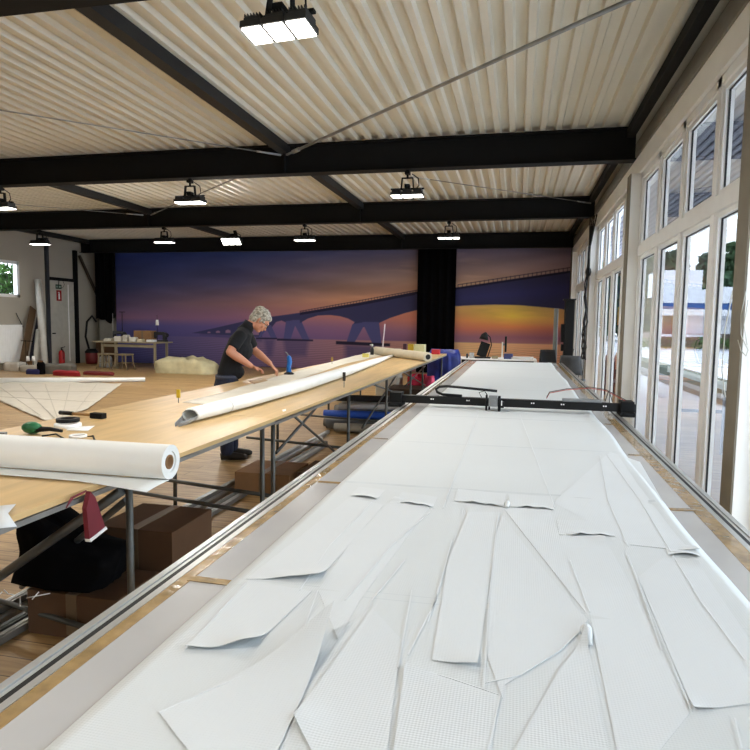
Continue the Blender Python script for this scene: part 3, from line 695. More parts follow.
flat('cream_sail', [(182, 402.5), (225, 392), (262, 380.5), (300, 370.5), (350, 357), (378, 350.5), (392, 353), (345, 364), (300, 379), (250, 394), (228, 402), (205, 404.5)], BZ+.003, .002, SAILT, 'thin cream sail panel spread on the bench under the person\'s hands', 'sail panel')
t = thing('cloth_roll', 'beige cloth roll lying across the far end of the bench', 'cloth roll', on(400, 358))
a, b = on(376, 350.5, BZ+.08), on(428, 357.0, BZ+.08)
MB().cyl(a, b, .078, 20).build('cloth_winding', mat('beige_roll', (206, 196, 172), .7), t)
dd = (b-a).normalized(); MB().cyl(b-dd*.01, b+dd*.003, .045, 16).build('core_hole', BLACKP, t)
# yellow pegs + black clip
for x, y, c0, l in ((178.5, 403, (206, 176, 40), 'yellow-topped pin standing in the bench near the left end of the rolled sail'), (332, 364, (204, 164, 84), 'small wooden peg standing in the bench beyond the long rolled sail'), (344, 387.5, (20, 20, 22), 'black clip standing at the bench side of the long rolled sail')):
    p = on(x, y); t = thing('marking_pin', l, 'pin', p)
    h = .075 if c0[0] > 100 else .12
    MB().cyl(p, p+Vector((0, 0, h)), .004, 6).build('pin_shaft', GREYP, t)
    MB().box(p+Vector((-.014, -.006, h*.55)), p+Vector((.014, .006, h+.03))).build('pin_head', mat('pin%d' % x, c0, .5), t)
# blue hand tool standing
p = on(289, 375.5); p = on(289, 374.5, BZ)
t = thing('hot_knife', 'bright blue hand tool standing upright on the bench in front of the person', 'tool', p)
BLU = mat('bright_blue', (22, 112, 196), .4)
MB().lathe(p, [(0, 0), (.06, 0), (.062, .012), (.035, .03), (0, .032)]).build('base', BLACKP, t)
MB().loft([p+Vector((0, 0, .025)), p+Vector((-.005, 0, .08)), p+Vector((.008, 0, .15)), p+Vector((0, 0, .2)), p+Vector((-.01, 0, .225))], [.034, .027, .03, .028, .018], 14).build('handle', BLU, t)
MB().loft([p+Vector((-.01, 0, .225)), p+Vector((-.03, 0, .26)), p+Vector((-.05, 0, .27))], [.01, .006, .004], 8).build('nozzle', GREYP, t)
# bench clutter near left
p = on(32, 434); t = thing('hand_tool', 'green and black power tool lying on the bench behind the thick white roll', 'power tool', p)
GRN = mat('tool_green', (26, 104, 62), .4)
MB().ball(p+Vector((0, 0, .035)), .05, 14, (1.25, .7, .7)).build('housing', GRN, t); MB().loft([p+Vector((.03, -.01, .03)), p+Vector((.1, .02, .03)), p+Vector((.17, .03, .02))], [.018, .012, .008], 10).build('nose', BLACKP, t)
q = [on(42, 436, BZ+.008), on(56, 434, BZ+.008), on(68, 441, BZ+.008), on(80, 437, BZ+.008), on(93, 436, BZ+.008), on(95, 441, BZ+.008), on(86, 444, BZ+.008), on(66, 443, BZ+.008), on(52, 440, BZ+.008), on(40, 438, BZ+.008)]
MB().loft(q, .005, 6).build('power_cable', BLACKP, t)
p = on(30, 439); MB().cyl(on(13, 438, BZ+.006), on(48, 440, BZ+.006), .004, 6).build('pencil', BLACKP) 
tag(bpy.data.objects['pencil'], 'thin dark stick lying on the bench just behind the thick white roll', 'stick')
def taperoll(x, y, r, h, m, name, l, z=BZ, ri=.6):
    p = on(x, y, z); t = MB().lathe(p, [(r*ri, 0), (r, 0), (r, h), (r*ri, h), (r*ri, 0)], 28).build(name, m); return tag(t, l, 'tape roll')
taperoll(68, 427, .075, .022, WHITEF, 'tape_roll', 'flat white tape roll lying under the black one on the bench')
taperoll(68, 421.5, .066, .02, BLACKP, 'tape_roll', 'black tape roll stacked on the white one on the bench', BZ+.023)
taperoll(78, 437, .045, .012, WHITEF, 'tape_roll', 'small white ring of tape beside the tool cable', BZ+.015, .75)
o = flat('cloth_scrap', [(70, 427), (95, 426), (88, 431), (66, 430.5)], BZ+.001, .001, WHITEF, 'small white scrap beside the stacked tape rolls on the bench', 'scrap')
# hammer
p = on(85, 416, BZ+.018); t = thing('hammer', 'hammer with wooden handle and black head lying on the bench behind the tape rolls', 'hammer', p)
a = on(60, 412.5, BZ+.02); b = on(104, 416.0, BZ+.02); u = (b-a).normalized()
MB().loft([a, a+(b-a)*.3], [.014, .013], 10).build('grip', BLACKP, t); MB().loft([a+(b-a)*.3, a+(b-a)*.85], [.010, .009], 10).build('handle', mat('hammer_wood', (150, 112, 58)), t)
s_ = u.cross(Vector((0, 0, 1))); hc = a+(b-a)*.87
MB().bar(hc-u*.05+s_*.0, hc+u*.05, .045, .035).build('head', BLACKST, t, bevel=.004)
MB().bar(on(0, 434, BZ+.01), on(6, 434, BZ+.01), .03, .02).build('marker_pen', GREYP); tag(bpy.data.objects['marker_pen'], 'grey stub at the left edge of the photo behind the white roll', 'pen')
flat('cloth_scrap', [(90, 447), (92, 443), (98, 447)], BZ+.001, .001, mat('yellow_scrap', (214, 186, 60)), 'tiny yellow scrap on the bench above the roll end', 'scrap')
flat('cloth_scrap', [(282, 410), (286, 409), (286, 411), (283, 412)], BZ+.002, .001, WHITEF, 'tiny white scrap near the bench edge in front of the rolled sail', 'scrap')
flat('cloth_scrap', [(-5, 507), (16, 505), (8, 514), (17, 527), (-5, 529)], BZ+.012, .001, SAIL2, 'pointed white cloth offcut at the lower left bench corner', 'scrap')
flat('paper_scrap', [(248, 381), (262, 378), (268, 380.5), (254, 384)], BZ+.008, .001, mat('tan_paper', (176, 148, 110)), 'tan pattern piece by the person\'s hands on the bench', 'scrap')
# far end items
def bottle(x, y, l):
    p = on(x, y); t = thing('spray_bottle', l, 'bottle', p)
    MB().lathe(p, [(0, 0), (.035, 0), (.036, .12), (.014, .15), (.013, .17), (0, .17)], 16).build('body', mat('dark_bottle', (40, 42, 46), .3), t)
    MB().lathe(p+Vector((0, 0, .17)), [(0, 0), (.02, 0), (.02, .04), (0, .045)], 12).box(p+Vector((-.045, -.01, .185)), p+Vector((0, .01, .205))).build('nozzle', mat('pale_plastic', (196, 196, 196)), t)
bottle(372, 355, 'dark spray bottle with pale head behind the far end of the rolled sail')
p = on(366, 357.5); o = MB().box(p+Vector((-.06, -.04, 0)), p+Vector((.05, .04, .07))).build('yellow_tape_box', mat('pale_yellow', (216, 204, 110))); tag(o, 'pale yellow block left of the spray bottle on the bench', 'box')
p = py(382, 350, 12.2); b0 = Vector((p.x, 12.2, BZ)); b1 = py(385, 324, 12.3)
t = MB().loft([b0, b0+(b1-b0)*.45, b1], [.02, .012, .01], 8).build('upright_stick', mat('stick_white', (200, 190, 200)), None); tag(t, 'thin pale stick standing upright at the far end of the bench', 'stick')
def mug(x, w, h, y0, Yd, c, name, l, cat='box'):
    p = py(x, y0, Yd); p.z = BZ; o = MB().box(p+Vector((-w/2, -w/2, 0)), p+Vector((w/2, w/2, h))).build(name, mat(name+str(x), c, .6), None, bevel=.01); return tag(o, l, cat)
mug(396, .2, .1, 348, 12.5, (226, 222, 210), 'white_box', 'low white box behind the beige cloth roll')
mug(411, .11, .2, 345, 12.6, (206, 176, 46), 'yellow_container', 'yellow container left of the pale carton behind the beige roll', 'container')
mug(420, .22, .2, 345, 12.5, (204, 204, 160), 'pale_carton', 'pale green carton standing behind the beige roll end', 'carton')
mug(405, .07, .2, 345, 12.75, (70, 36, 60), 'dark_purple_box', 'dark purple box at the left of the yellow container')
mug(436, .16, .1, 348, 12.7, (190, 40, 52), 'red_box', 'small red box at the far right corner of the bench')
mug(444, .0, .0, 348, 12.9, (230, 230, 230), 'tmp', 'tmp') if False else None
# ================================================================= BEHIND / UNDER THE BENCH
def tarp(x0, x1, y0, y1, z0, z1, m, name, l, cat, k=5, drop=.1, seed=1, amp=1):
    rnd = random.Random(seed); nx, ny, nz = 14, 10, 10; ph = [rnd.random()*6 for _ in range(6)]; V = []; F = []; rows = 14; cols_ = 40
    cx_, cy_ = (x0+x1)/2, (y0+y1)/2; hx, hy = (x1-x0)/2, (y1-y0)/2
    for j in range(rows+1):
        s = j/rows
        for i in range(cols_):
            a = 2*PI*i/cols_; ca, sa = math.cos(a), math.sin(a)
            sq = 1/max(abs(ca), abs(sa))**.7
            fold = 1+.06*amp*math.sin(a*k+ph[0]+s*2)*min(1, s*2+.3)+.03*math.sin(a*k*2.3+ph[1]-s*3)
            R_ = (1 if s < .75 else math.cos((s-.75)/.25*PI/2)**.6)*fold
            z = z0+(z1-z0)*min(1, s/.85)*(1+.05*math.sin(a*3+ph[2]))+.03*(s > .85)
            V.append((cx_+hx*ca*sq*R_*.92, cy_+hy*sa*sq*R_*.92, max(z0, z)))
    for j in range(rows):
        for i in range(cols_): F.append((j*cols_+i, j*cols_+(i+1) % cols_, (j+1)*cols_+(i+1) % cols_, (j+1)*cols_+i))
    F.append(list(range(cols_))[::-1]); F.append([rows*cols_+i for i in range(cols_)])
    mm = MB(); mm.smooth = True; mm.add(V, F); o = mm.build(name, m); return tag(o, l, cat)
BLUEC = mat('blue_tarp', (26, 44, 128), .55, var=.3, vs=5)
tarp(-1.9, -1.2, 13.2, 13.7, 0, .9, BLUEC, 'blue_tarpaulin', 'deep blue tarpaulin bundled over something behind the far bench end', 'tarpaulin', 15, seed=2, amp=1.8)
REDC = mat('crimson', (190, 24, 62), .5, var=.15)
tarp(-2.16, -1.72, 12.15, 12.6, 0, .46, REDC, 'crimson_bag', 'crimson soft bag on the floor under the far bench end', 'bag', 4, seed=4)
tarp(-1.78, -1.58, 12.05, 12.35, 0, .44, mat('pink_bag', (214, 66, 104), .5), 'pink_bag', 'pink bag leaning on the right of the crimson one', 'bag', 3, seed=5)
tarp(-2.8, -2.25, 12.2, 12.6, 0, .5, mat('cream_sack', (196, 192, 178), .7), 'cream_sack', 'cream sack on the floor seen under the far bench end', 'sack', 4, seed=6)
p = py(447, 372, 12.9); o = MB().box((p.x-.06, 12.85, .28), (p.x+.06, 12.95, .36)).build('white_cup', WHITEF); 
bpy.data.objects.remove(o)
# shelf of fabric rolls under the bench
cols_r = [((92, 94, 94), 'dark grey'), ((120, 116, 108), 'ash grey'), ((150, 146, 134), 'stone grey'), ((34, 84, 190), 'royal blue'), ((190, 192, 192), 'pale grey'), ((26, 28, 32), 'black'), ((46, 70, 78), 'dark teal'), ((130, 132, 130), 'mid grey'), ((196, 196, 190), 'white')]
spots = [(8.45, .085, -2.62, .08, 0), (8.64, .075, -2.72, .07, 1), (8.26, .075, -2.45, .07, 2), (8.41, .235, -2.65, .065, 3), (8.46, .352, -2.45, .05, 4), (8.47, .46, -2.6, .055, 5), (8.86, .095, -2.7, .09, 6), (8.78, .258, -2.6, .07, 7), (8.82, .40, -2.5, .07, 8)]
whr = ['lowest of the pile', 'at the bottom behind the lowest', 'in front at the bottom', 'jutting out to the left', 'above the blue one', 'on top at the front', 'at the back bottom', 'behind the black one', 'highest at the back']
for (yy, zz, x0, r, k), w_ in zip(spots, whr):
    cc, nm = cols_r[k]; a = Vector((x0, yy, zz)); b = Vector((-1.15, yy+.12, zz+.005)); 
    o = MB().loft([a, a+(b-a)*.3, a+(b-a)*.6, b], [r, r*1.02, r*.98, r], 14, ell=.85).build('fabric_roll', mat('roll_'+nm.replace(' ', '_'), cc, .7, bump=.3, bs=8)); tag(o, '%s fabric roll in the pile under the bench, %s' % (nm, w_), 'fabric roll', 'fabric rolls piled under the bench')
# crate with dark stuff at the far side
o = MB().box((-2.4, 11.4, 0), (-1.6, 12.2, .3)).build('dark_crate', mat('dark_wood', (60, 46, 34)), bevel=.01); tag(o, 'dark low crate under the far bench end before the crimson bag', 'crate')
# aluminium profiles on floor
for i, (xo, zz, cc) in enumerate(((-2.72, .02, 0), (-2.66, .02, 1), (-2.60, .02, 0), (-2.52, .02, 2), (-2.45, .02, 1), (-2.63, .06, 1))):
    m = MB(); a = Vector((xo+.09, 1.2+.12*i, zz)); b = Vector((xo+.2-.03*(i % 3), 8.2-.25*i, zz)); m.bar(a, b, .045, .035); m.bar(a+Vector((0, 0, .018)), b+Vector((0, 0, .018)), .015, .006)
    o = m.build('metal_profile', [ALU, GALV, DARKST][cc]); tag(o, ['outer left', 'second from the left', 'third from the left', 'dark', 'rightmost', 'topmost'][i]+' long metal profile lying on the floor under the bench', 'profile', 'metal profiles lying under the bench')
def cbox(x0, x1, y0, y1, z0, z1, l, m=CARD, name='cardboard_box'):
    t = thing(name, l, 'box', ((x0+x1)/2, (y0+y1)/2, z0))
    MB().box((x0, y0, z0), (x1, y1, z1)).build('body', m, t, bevel=.004)
    MB().box(((x0+x1)/2-.03, y0-.002, z0+.02), ((x0+x1)/2+.03, y1+.002, z1+.002)).build('tape', mat('box_tape', (112, 92, 68), .4), t)
    return t
cbox(-2.42, -1.9, 5.05, 5.55, 0, .2, 'brown cardboard box on the floor under the bench below the person')
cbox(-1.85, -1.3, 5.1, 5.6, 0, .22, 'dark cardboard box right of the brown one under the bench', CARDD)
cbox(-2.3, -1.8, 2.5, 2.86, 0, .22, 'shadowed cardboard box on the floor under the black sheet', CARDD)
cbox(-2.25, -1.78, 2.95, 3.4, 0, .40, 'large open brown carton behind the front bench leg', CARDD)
# black sheet
t = tarp(-2.48, -1.92, 2.5, 2.84, .225, .50, BLACKC, 'black_sheet', 'crumpled black sheet heaped on a carton under the near bench', 'sheet', 5, seed=11)
for v in t.data.vertices:
    q_ = (v.co.x+.35)/.7; v.co.z *= .62+.55*math.exp(-((q_-.28)/.2)**2)-.25*max(0, q_-.5); v.co.x += .05*math.sin(v.co.z*9)
m = MB()
for i in range(6):
    a = pz(2+i*6, 592+i*1.5, .23); b = a+Vector((random.uniform(-.05, .25), random.uniform(-.1, .1), random.uniform(0, .03))); m.cyl(a, b, .003, 5)
o = m.build('cord_ends', WHITEF); tag(o, 'thin white cord ends tangled at the foot of the black sheet', 'cord')
# maroon hanging pouch
t = thing('hanging_pouch', 'dark red pennant-like pouch hanging from the bench edge below the white roll', 'pouch', px(88, 497, bx(2)+.01))
Xp = bx(2)+.02
q = [px(86, 491, Xp), px(91, 497, Xp), px(101, 527, Xp), px(85, 540, Xp), px(82, 508, Xp)]
def slab(mb, pts, d):
    n = len(pts); V = [p for p in pts]+[p+d for p in pts]; mb.add(V, [list(range(n)), list(range(n, 2*n))[::-1]]+[(i, (i+1) % n, n+(i+1) % n, n+i) for i in range(n)])
m = MB(); slab(m, q, Vector((.02, 0, 0))); m.build('cloth_body', mat('maroon', (112, 26, 40), .6), t)
m = MB(); slab(m, [px(101, 526, Xp), px(102, 528.5, Xp), px(85.5, 541.5, Xp), px(84.5, 539, Xp)], Vector((.024, 0, 0))); m.build('white_hem', WHITEF, t)
m = MB(); m.cyl(px(86, 491, Xp), px(72, 498, Xp), .004, 6); m.cyl(px(72, 498, Xp), px(66, 508, Xp), .006, 6, r2=.002); m.build('tie_cord', mat('maroon', (112, 26, 40)), t)
# ================================================================= LEFT SIDE OF HALL
# sail on floor
t = thing('floor_sail', 'white triangular sail spread on the wooden floor beyond the bench, seams fanning', 'sail', pz(60, 395, 0))
SF = mat('floor_sail_cloth', (214, 208, 194), .6, var=.03)
o = flat('sail_body', [(-30, 384), (0, 383), (60, 382), (122, 384), (104, 397), (88, 409), (62, 419), (45, 421), (20, 410), (0, 401), (-30, 388)], .01, .004, SF, None, None, amp=.01)
off = Vector(o.location); attach(o, t)
a, b = pz(-40, 381, .06), pz(145, 379.5, .06)
MB().loft([a, a.lerp(b, .5), b], [.07, .065, .05], 14).build('rolled_edge', SAILROLL, t)
m = MB()
for x0, y0, x1, y1 in ((0, 391, 112, 391.5), (20, 384, 55, 418), (45, 384, 58, 419), (70, 384, 62, 418), (97, 384, 74, 414), (0, 387, 40, 415), (-10, 396, 95, 402)):
    a, b = pz(x0, y0, .034), pz(x1, y1, .034); m.bar(a, b, .014, .003)
m.build('seams', mat('seam_tan', (196, 190, 176)), t)
# crumpled sail bag
t = tarp(-10.1, -8.25, 15.7, 16.5, 0, .36, mat('cream_canvas', (206, 198, 160), .75, var=.12, vs=4, bump=.8, bs=6), 'crumpled_sail', 'cream crumpled canvas sail bag on the floor before the mural', 'sail bag', 6, seed=21)
for v in t.data.vertices:
    s = (v.co.x+.9)/1.8; v.co.z *= .55+.5*math.sin(max(0, min(1, s))*2.6+.4)+.16*abs(math.sin(v.co.x*8+v.co.y*6))+.06*math.sin(v.co.x*23)
# radiator
t = thing('radiator', 'white panel radiator on the left wall under the small window', 'radiator', (XL+.06, 15.1, .16))
MB().box((XL+.03, 14.3, .2), (XL+.12, 15.82, 1.3)).build('panel', WHITEF, t, bevel=.01)
m = MB()
for i in range(24): m.box((XL+.12, 14.33+i*.062, .23), (XL+.128, 14.35+i*.062, 1.27))
m.build('ribs', WHITEF, t)
# leaning things
def lean(name, x0, y0, x1, y1, w, th, m, l, Xf=XL+.5, Xt=XL+.12):
    a = px(x0, y0, Xf); a.z = max(a.z, .0); b = px(x1, y1, Xt)
    o = MB().bar(a+Vector((0, 0, .0)), b, w, th, up=Vector((1, 0, 0))).build(name, m); return tag(o, l, 'board')
lean('wooden_board', 23, 362, 33, 308, .25, .03, mat('brown_board', (96, 74, 50)), 'brown wooden board leaning on the left wall right of the radiator')
lean('dark_board', 30, 362, 38, 318, .1, .03, mat('dark_navy', (30, 32, 44)), 'dark narrow board leaning between the brown board and the white tube')
a = px(45, 366, XL+.75); a.z = .01; b = px(38, 280, XL+.2)
o = MB().cyl(a, b, .1, 16).build('white_tube', mat('tube_white', (206, 204, 196), .5)); tag(o, 'tall white tube leaning against the wall beside the dark steel post', 'tube')
a = px(34, 366, XL+.95); a.z = .01; b = px(38, 330, XL+.5)
o = MB().cyl(a, b, .06, 12).build('cloth_bundle', mat('tube_white2', (176, 172, 160))); tag(o, 'short pale bundle leaning to the left of the tall white tube', 'bundle')
# door
D = bpy.data.objects.new('door_1', None); C.objects.link(D); D.location = (XL, 17.6, 0); D['kind'] = 'structure'
MB().box((XL, 17.06, 0), (XL+.06, 18.14, 2.7)).build('door_leaf', mat('door_grey', (186, 184, 172), .5), D, bevel=.005)
MB().box((XL+.06, 17.1, 1.0), (XL+.09, 17.22, 1.04)).build('door_handle', BLACKP, D)
MB().box((XL+.06, 17.85, .1), (XL+.075, 17.88, 2.6)).build('door_seam', WHITEF, D)
# sign plates
t = thing('fire_extinguisher_sign', 'square red sign with white extinguisher symbol on the grey door', 'sign', (XL+.07, 17.43, 2.05))
MB().box((XL+.062, 17.33, 2.06), (XL+.07, 17.55, 2.4)).build('plate', mat('sign_red', (150, 24, 24)), t)
m = MB(); m.box((XL+.07, 17.41, 2.11), (XL+.073, 17.47, 2.29)).box((XL+.07, 17.425, 2.29), (XL+.073, 17.455, 2.34)).box((XL+.07, 17.39, 2.32), (XL+.073, 17.44, 2.335)); m.build('symbol', WHITEF, t)
t = thing('exit_sign', 'small dark green rectangular sign above the red sign on the door', 'sign', (XL+.07, 17.43, 2.42))
MB().box((XL+.062, 17.3, 2.44), (XL+.07, 17.56, 2.58)).build('plate', mat('sign_green', (24, 60, 44)), t)
MB().box((XL+.07, 17.33, 2.48), (XL+.073, 17.38, 2.54)).box((XL+.07, 17.44, 2.48), (XL+.073, 17.52, 2.54)).build('symbol', mat('sign_pale', (150, 170, 160)), t)
m = MB().loft([(XL+.07, 17.43, 2.58), (XL+.09, 17.42, 2.68), (XL+.08, 17.45, 2.76)], .012, 6); m.loft([(XL+.07, 17.6, 2.75), (XL+.08, 17.68, 2.6), (XL+.08, 17.6, 2.48), (XL+.07, 17.5, 2.5)], .006, 6); o = m.build('door_cable', BLACKP); tag(o, 'dark cable dangling above the signs at the top of the door', 'cable')
# extinguisher
p = Vector((-14.2, 17.2, 0)); t = thing('fire_extinguisher', 'red fire extinguisher standing on the floor before the grey door', 'fire extinguisher', p)
MB().lathe(p, [(0, 0), (.085, 0), (.09, .03), (.09, .4), (.07, .46), (.03, .49), (0, .49)], 18).build('cylinder', mat('ext_red', (184, 22, 26), .35), t)
MB().cyl(p+Vector((0, 0, .49)), p+Vector((0, 0, .55)), .02, 8).bar(p+Vector((-.02, -.02, .56)), p+Vector((.09, .06, .6)), .02).build('valve', BLACKP, t)
MB().loft([p+Vector((.03, -.02, .53)), p+Vector((.1, -.06, .45)), p+Vector((.1, -.06, .2))], .012, 8).build('hose', BLACKP, t)
# vacuum + hose
p = Vector((-13.9, 18.25, 0)); t = thing('vacuum_cleaner', 'dark red workshop vacuum with tall looped black hose by the corner post', 'vacuum cleaner', p)
MB().lathe(p, [(0, 0), (.18, 0), (.2, .1), (.2, .35), (.12, .45), (0, .46)], 18).build('tank', mat('vac_red', (110, 20, 20), .5), t)
MB().lathe(p+Vector((0, 0, .36)), [(.205, 0), (.21, .05), (.13, .14), (0, .15)], 18).build('lid', BLACKP, t)
MB().loft([p+Vector((-.1, 0, .5)), p+Vector((-.22, .0, .9)), p+Vector((-.15, .0, 1.4)), p+Vector((.05, 0, 1.6)), p+Vector((.2, 0, 1.4))], .035, 10).build('hose', BLACKP, t)
o = MB().box((-14.3, 19.0, 0), (-13.5, 19.3, .75)).build('brown_cabinet', mat('cab_brown', (84, 58, 36))); tag(o, 'brown low cabinet in the dark back left corner', 'cabinet')
o = MB().box((-14.2, 19.1, .76), (-13.4, 19.3, 1.6)).build('pale_board', mat('pale_board', (150, 148, 140))); tag(o, 'pale board standing on the brown corner cabinet', 'board')
# sewing table
def seat(x, y, l, flip=1):
    p = Vector((x, y, 0)); t = thing('wooden_chair', l, 'chair', p, 'wooden chairs at the sewing table')
    W = mat('chair_wood', (140, 124, 96), .6)
    MB().box(p+Vector((-.2, -.2, .43)), p+Vector((.2, .2, .47))).build('seat', W, t, bevel=.006)
    for sx, sy in ((-1, -1), (1, -1), (-1, 1), (1, 1)):
        MB().loft([p+Vector((sx*.17, sy*.17, .43)), p+Vector((sx*.18, sy*.18, .2)), p+Vector((sx*.24, sy*.22, 0))], [.022, .02, .016], 8).build('leg', W, t)
    MB().bar(p+Vector((-.18, -.18, .2)), p+Vector((.18, -.18, .2)), .02).bar(p+Vector((-.18, .18, .2)), p+Vector((.18, .18, .2)), .02).build('stretcher', W, t)
    return t
S = thing('sewing_table', 'wooden work table heaped with clutter in front of the left end of the mural', 'table', (-11.9, 17.2, 0))
W = mat('table_wood', (150, 138, 112), .6)
MB().box((-12.75, 16.75, .79), (-10.5, 17.6, .83)).build('table_top', W, S)
for xx, yy in ((-12.45, 16.85), (-12.0, 16.9), (-10.65, 16.85), (-12.45, 17.5), (-10.65, 17.5)): MB().box((xx-.03, yy-.03, 0), (xx+.03, yy+.03, .79)).build('leg', W, S)
MB().box((-12.45, 16.84, .66), (-10.65, 16.87, .74)).build('apron', W, S)
seat(-11.5, 16.55, 'wooden chair tucked in at the middle of the cluttered sewing table'); seat(-12.1, 16.6, 'wooden chair at the left part of the cluttered sewing table')
# clutter on it
rnd = random.Random(5)
cl = [('folded_cloth', (206, 200, 184), -12.55, .3, .05, 'flat pale cloth at the left end of the cluttered table'), ('folded_cloth', (214, 208, 196), -12.2, .24, .12, 'pale folded cloth heap left of middle on the cluttered table'), ('folded_cloth', (196, 192, 180), -11.95, .18, .16, 'taller grey white cloth heap on the cluttered table'), ('folded_cloth', (220, 216, 204), -11.7, .24, .1, 'white cloth heap at the middle of the cluttered table'), ('folded_cloth', (200, 190, 160), -11.45, .2, .05, 'thin cream cloth beside the cardboard box on the table')]
for nm, cc, x, w_, h, l in cl: tarp(x+.25-w_/2, x+.25+w_/2, 16.85, 17.1, .83, .83+h, mat('cl%d' % (x*-100), cc, .8), nm, l, 'cloth', 4, seed=int(-x*10))
cbox(-11.6, -11.0, 17.2, 17.5, .83, 1.16, 'small brown cardboard box on the cluttered sewing table', CARD)
o = MB().box((-10.95, 16.85, .83), (-10.7, 17.05, .9)).build('white_tub', WHITEF, bevel=.02); tag(o, 'white tub at the right of the cluttered sewing table', 'tub')
def sewing(x, y, z, l):
    t = thing('sewing_machine', l, 'sewing machine', (x, y, z)); M_ = mat('sew_dark', (38, 38, 42), .4)
    MB().box((x-.22, y-.08, z), (x+.22, y+.08, z+.05)).build('bed', M_, t, bevel=.01)
    MB().box((x+.1, y-.06, z+.05), (x+.2, y+.06, z+.28)).box((x-.2, y-.05, z+.2), (x+.12, y+.05, z+.3)).box((x-.2, y-.05, z+.1), (x-.12, y+.05, z+.22)).build('arm', M_, t, bevel=.015)
    MB().cyl((x+.21, y, z+.2), (x+.25, y, z+.2), .06, 14).build('handwheel', M_, t)
sewing(-12.25, 17.4, .83, 'dark sewing machine at the left back of the cluttered table'); sewing(-10.8, 17.4, .83, 'dark sewing machine at the right end of the cluttered table')
def spool(x, y, z, r, h, stand, l, g='white thread spools'):
    t = thing('thread_spool', l, 'spool', (x, y, z), g)
    MB().lathe((x, y, z), [(0, 0), (r, 0), (r*.75, h), (0, h)], 14).build('thread', WHITEF, t)
    if stand: MB().cyl((x, y, z-stand), (x, y, z+h+.15), .008, 6).build('spindle', BLACKP, t)
    return t
spool(-11.0, 17.55, 1.33, .05, .17, .5, 'white thread cone on a tall spindle above the right end of the cluttered table')
p = py(122, 312, 17.6); o = MB().cyl((p.x, 17.6, .83), (p.x, 17.6, p.z), .012, 6).bar((p.x-.1, 17.6, p.z), (p.x+.1, 17.6, p.z), .02).build('thread_stand', BLACKP); tag(o, 'tall black T-shaped thread stand above the cardboard box', 'stand')
p = py(103, 313, 17.6); o = MB().cyl((p.x+.35, 17.6, .83), (p.x+.35, 17.6, p.z), .01, 6).build('thread_stand', ALU); tag(o, 'thin pale upright rod at the left end of the cluttered table', 'stand')
tarp(-12.75, -12.4, 17.0, 17.3, 0, .3, mat('plastic_bag', (150, 150, 146), .5), 'plastic_bag', 'crumpled pale plastic bag on the floor under the cluttered table', 'bag', 5, seed=33)
# clutter beyond the floor sail
def item_px(name, x0, x1, y0, y1, Y, dep, m, l, cat, lump=True, seed=3):
    a = py(x0, y1, Y); b = py(x1, y0, Y); z0 = 0 if a.z < .12 else a.z
    if lump: return tarp(a.x, b.x, Y, Y+dep, z0, b.z, m, name, l, cat, 4, seed=seed)
    o = MB().box((a.x, Y, z0), (b.x, Y+dep, b.z)).build(name, m, bevel=.02); return tag(o, l, cat)
item_px('grey_holdall', 39, 70, 366, 378, 14.4, .4, mat('holdall', (104, 100, 92), .8), 'grey holdall lying beyond the floor sail below the extinguisher', 'bag', True, 7)
item_px('red_bag', 50, 78, 372.5, 379, 14.1, .2, mat('bag_red', (150, 26, 34), .6), 'low red bag in front of the grey holdall', 'bag', True, 8)
item_px('red_bag', 80, 112, 373.5, 379, 14.6, .2, mat('bag_red2', (110, 24, 26), .6), 'long dark red bundle to the right of the low red bag', 'bag', True, 9)
item_px('white_plastic_heap', 2, 18, 364, 379, 14.8, .4, mat('heap_w', (196, 190, 180), .5, bump=.5, bs=9), 'heap of pale plastic sheeting at the left edge beyond the floor sail', 'plastic sheeting', True, 10)
item_px('white_plastic_heap', 18, 36, 367, 379, 14.7, .3, mat('heap_w2', (180, 172, 158), .5, bump=.5, bs=9), 'pale crumpled sheeting next to the navy cloth', 'plastic sheeting', True, 12)
item_px('navy_cloth', 24, 39, 371, 378, 14.2, .25, mat('navy', (28, 30, 84), .8), 'navy blue cloth beyond the floor sail beside the grey holdall', 'cloth', True, 13)
item_px('black_strap_roll', 36, 42, 364, 377, 14.25, .15, BLACKC, 'black strap roll standing at the left end of the grey holdall', 'strap roll', True, 14)
item_px('wooden_pallet', 19, 36, 361, 367, 15.6, .5, mat('pallet', (128, 94, 58)), 'low brown wooden box under the radiator', 'box', False)
for x, l in ((28, 'left white thread cone of the pair below the leaning boards'), (33.5, 'right white thread cone of the pair below the leaning boards')):
    p = py(x, 361, 14.9); spool(p.x, 14.9, p.z, .05, .14, p.z-.02, l)
p = py(24, 340, 14.9); o = MB().bar((p.x-.1, 14.9, p.z-.02), (p.x+.3, 14.9, p.z-.03), .02).cyl((p.x+.05, 14.9, 0), (p.x+.05, 14.9, p.z), .01, 6).build('thread_stand', BLACKP); tag(o, 'dark T-shaped thread stand over the two thread cones at the left', 'stand')
a = px(16, 313, XL+.1); b = px(23, 327, XL+.1); o = MB().cyl(a, b, .012, 6).build('wall_rod', BLACKP); tag(o, 'short slanting dark rod on the left wall above the radiator corner', 'rod')
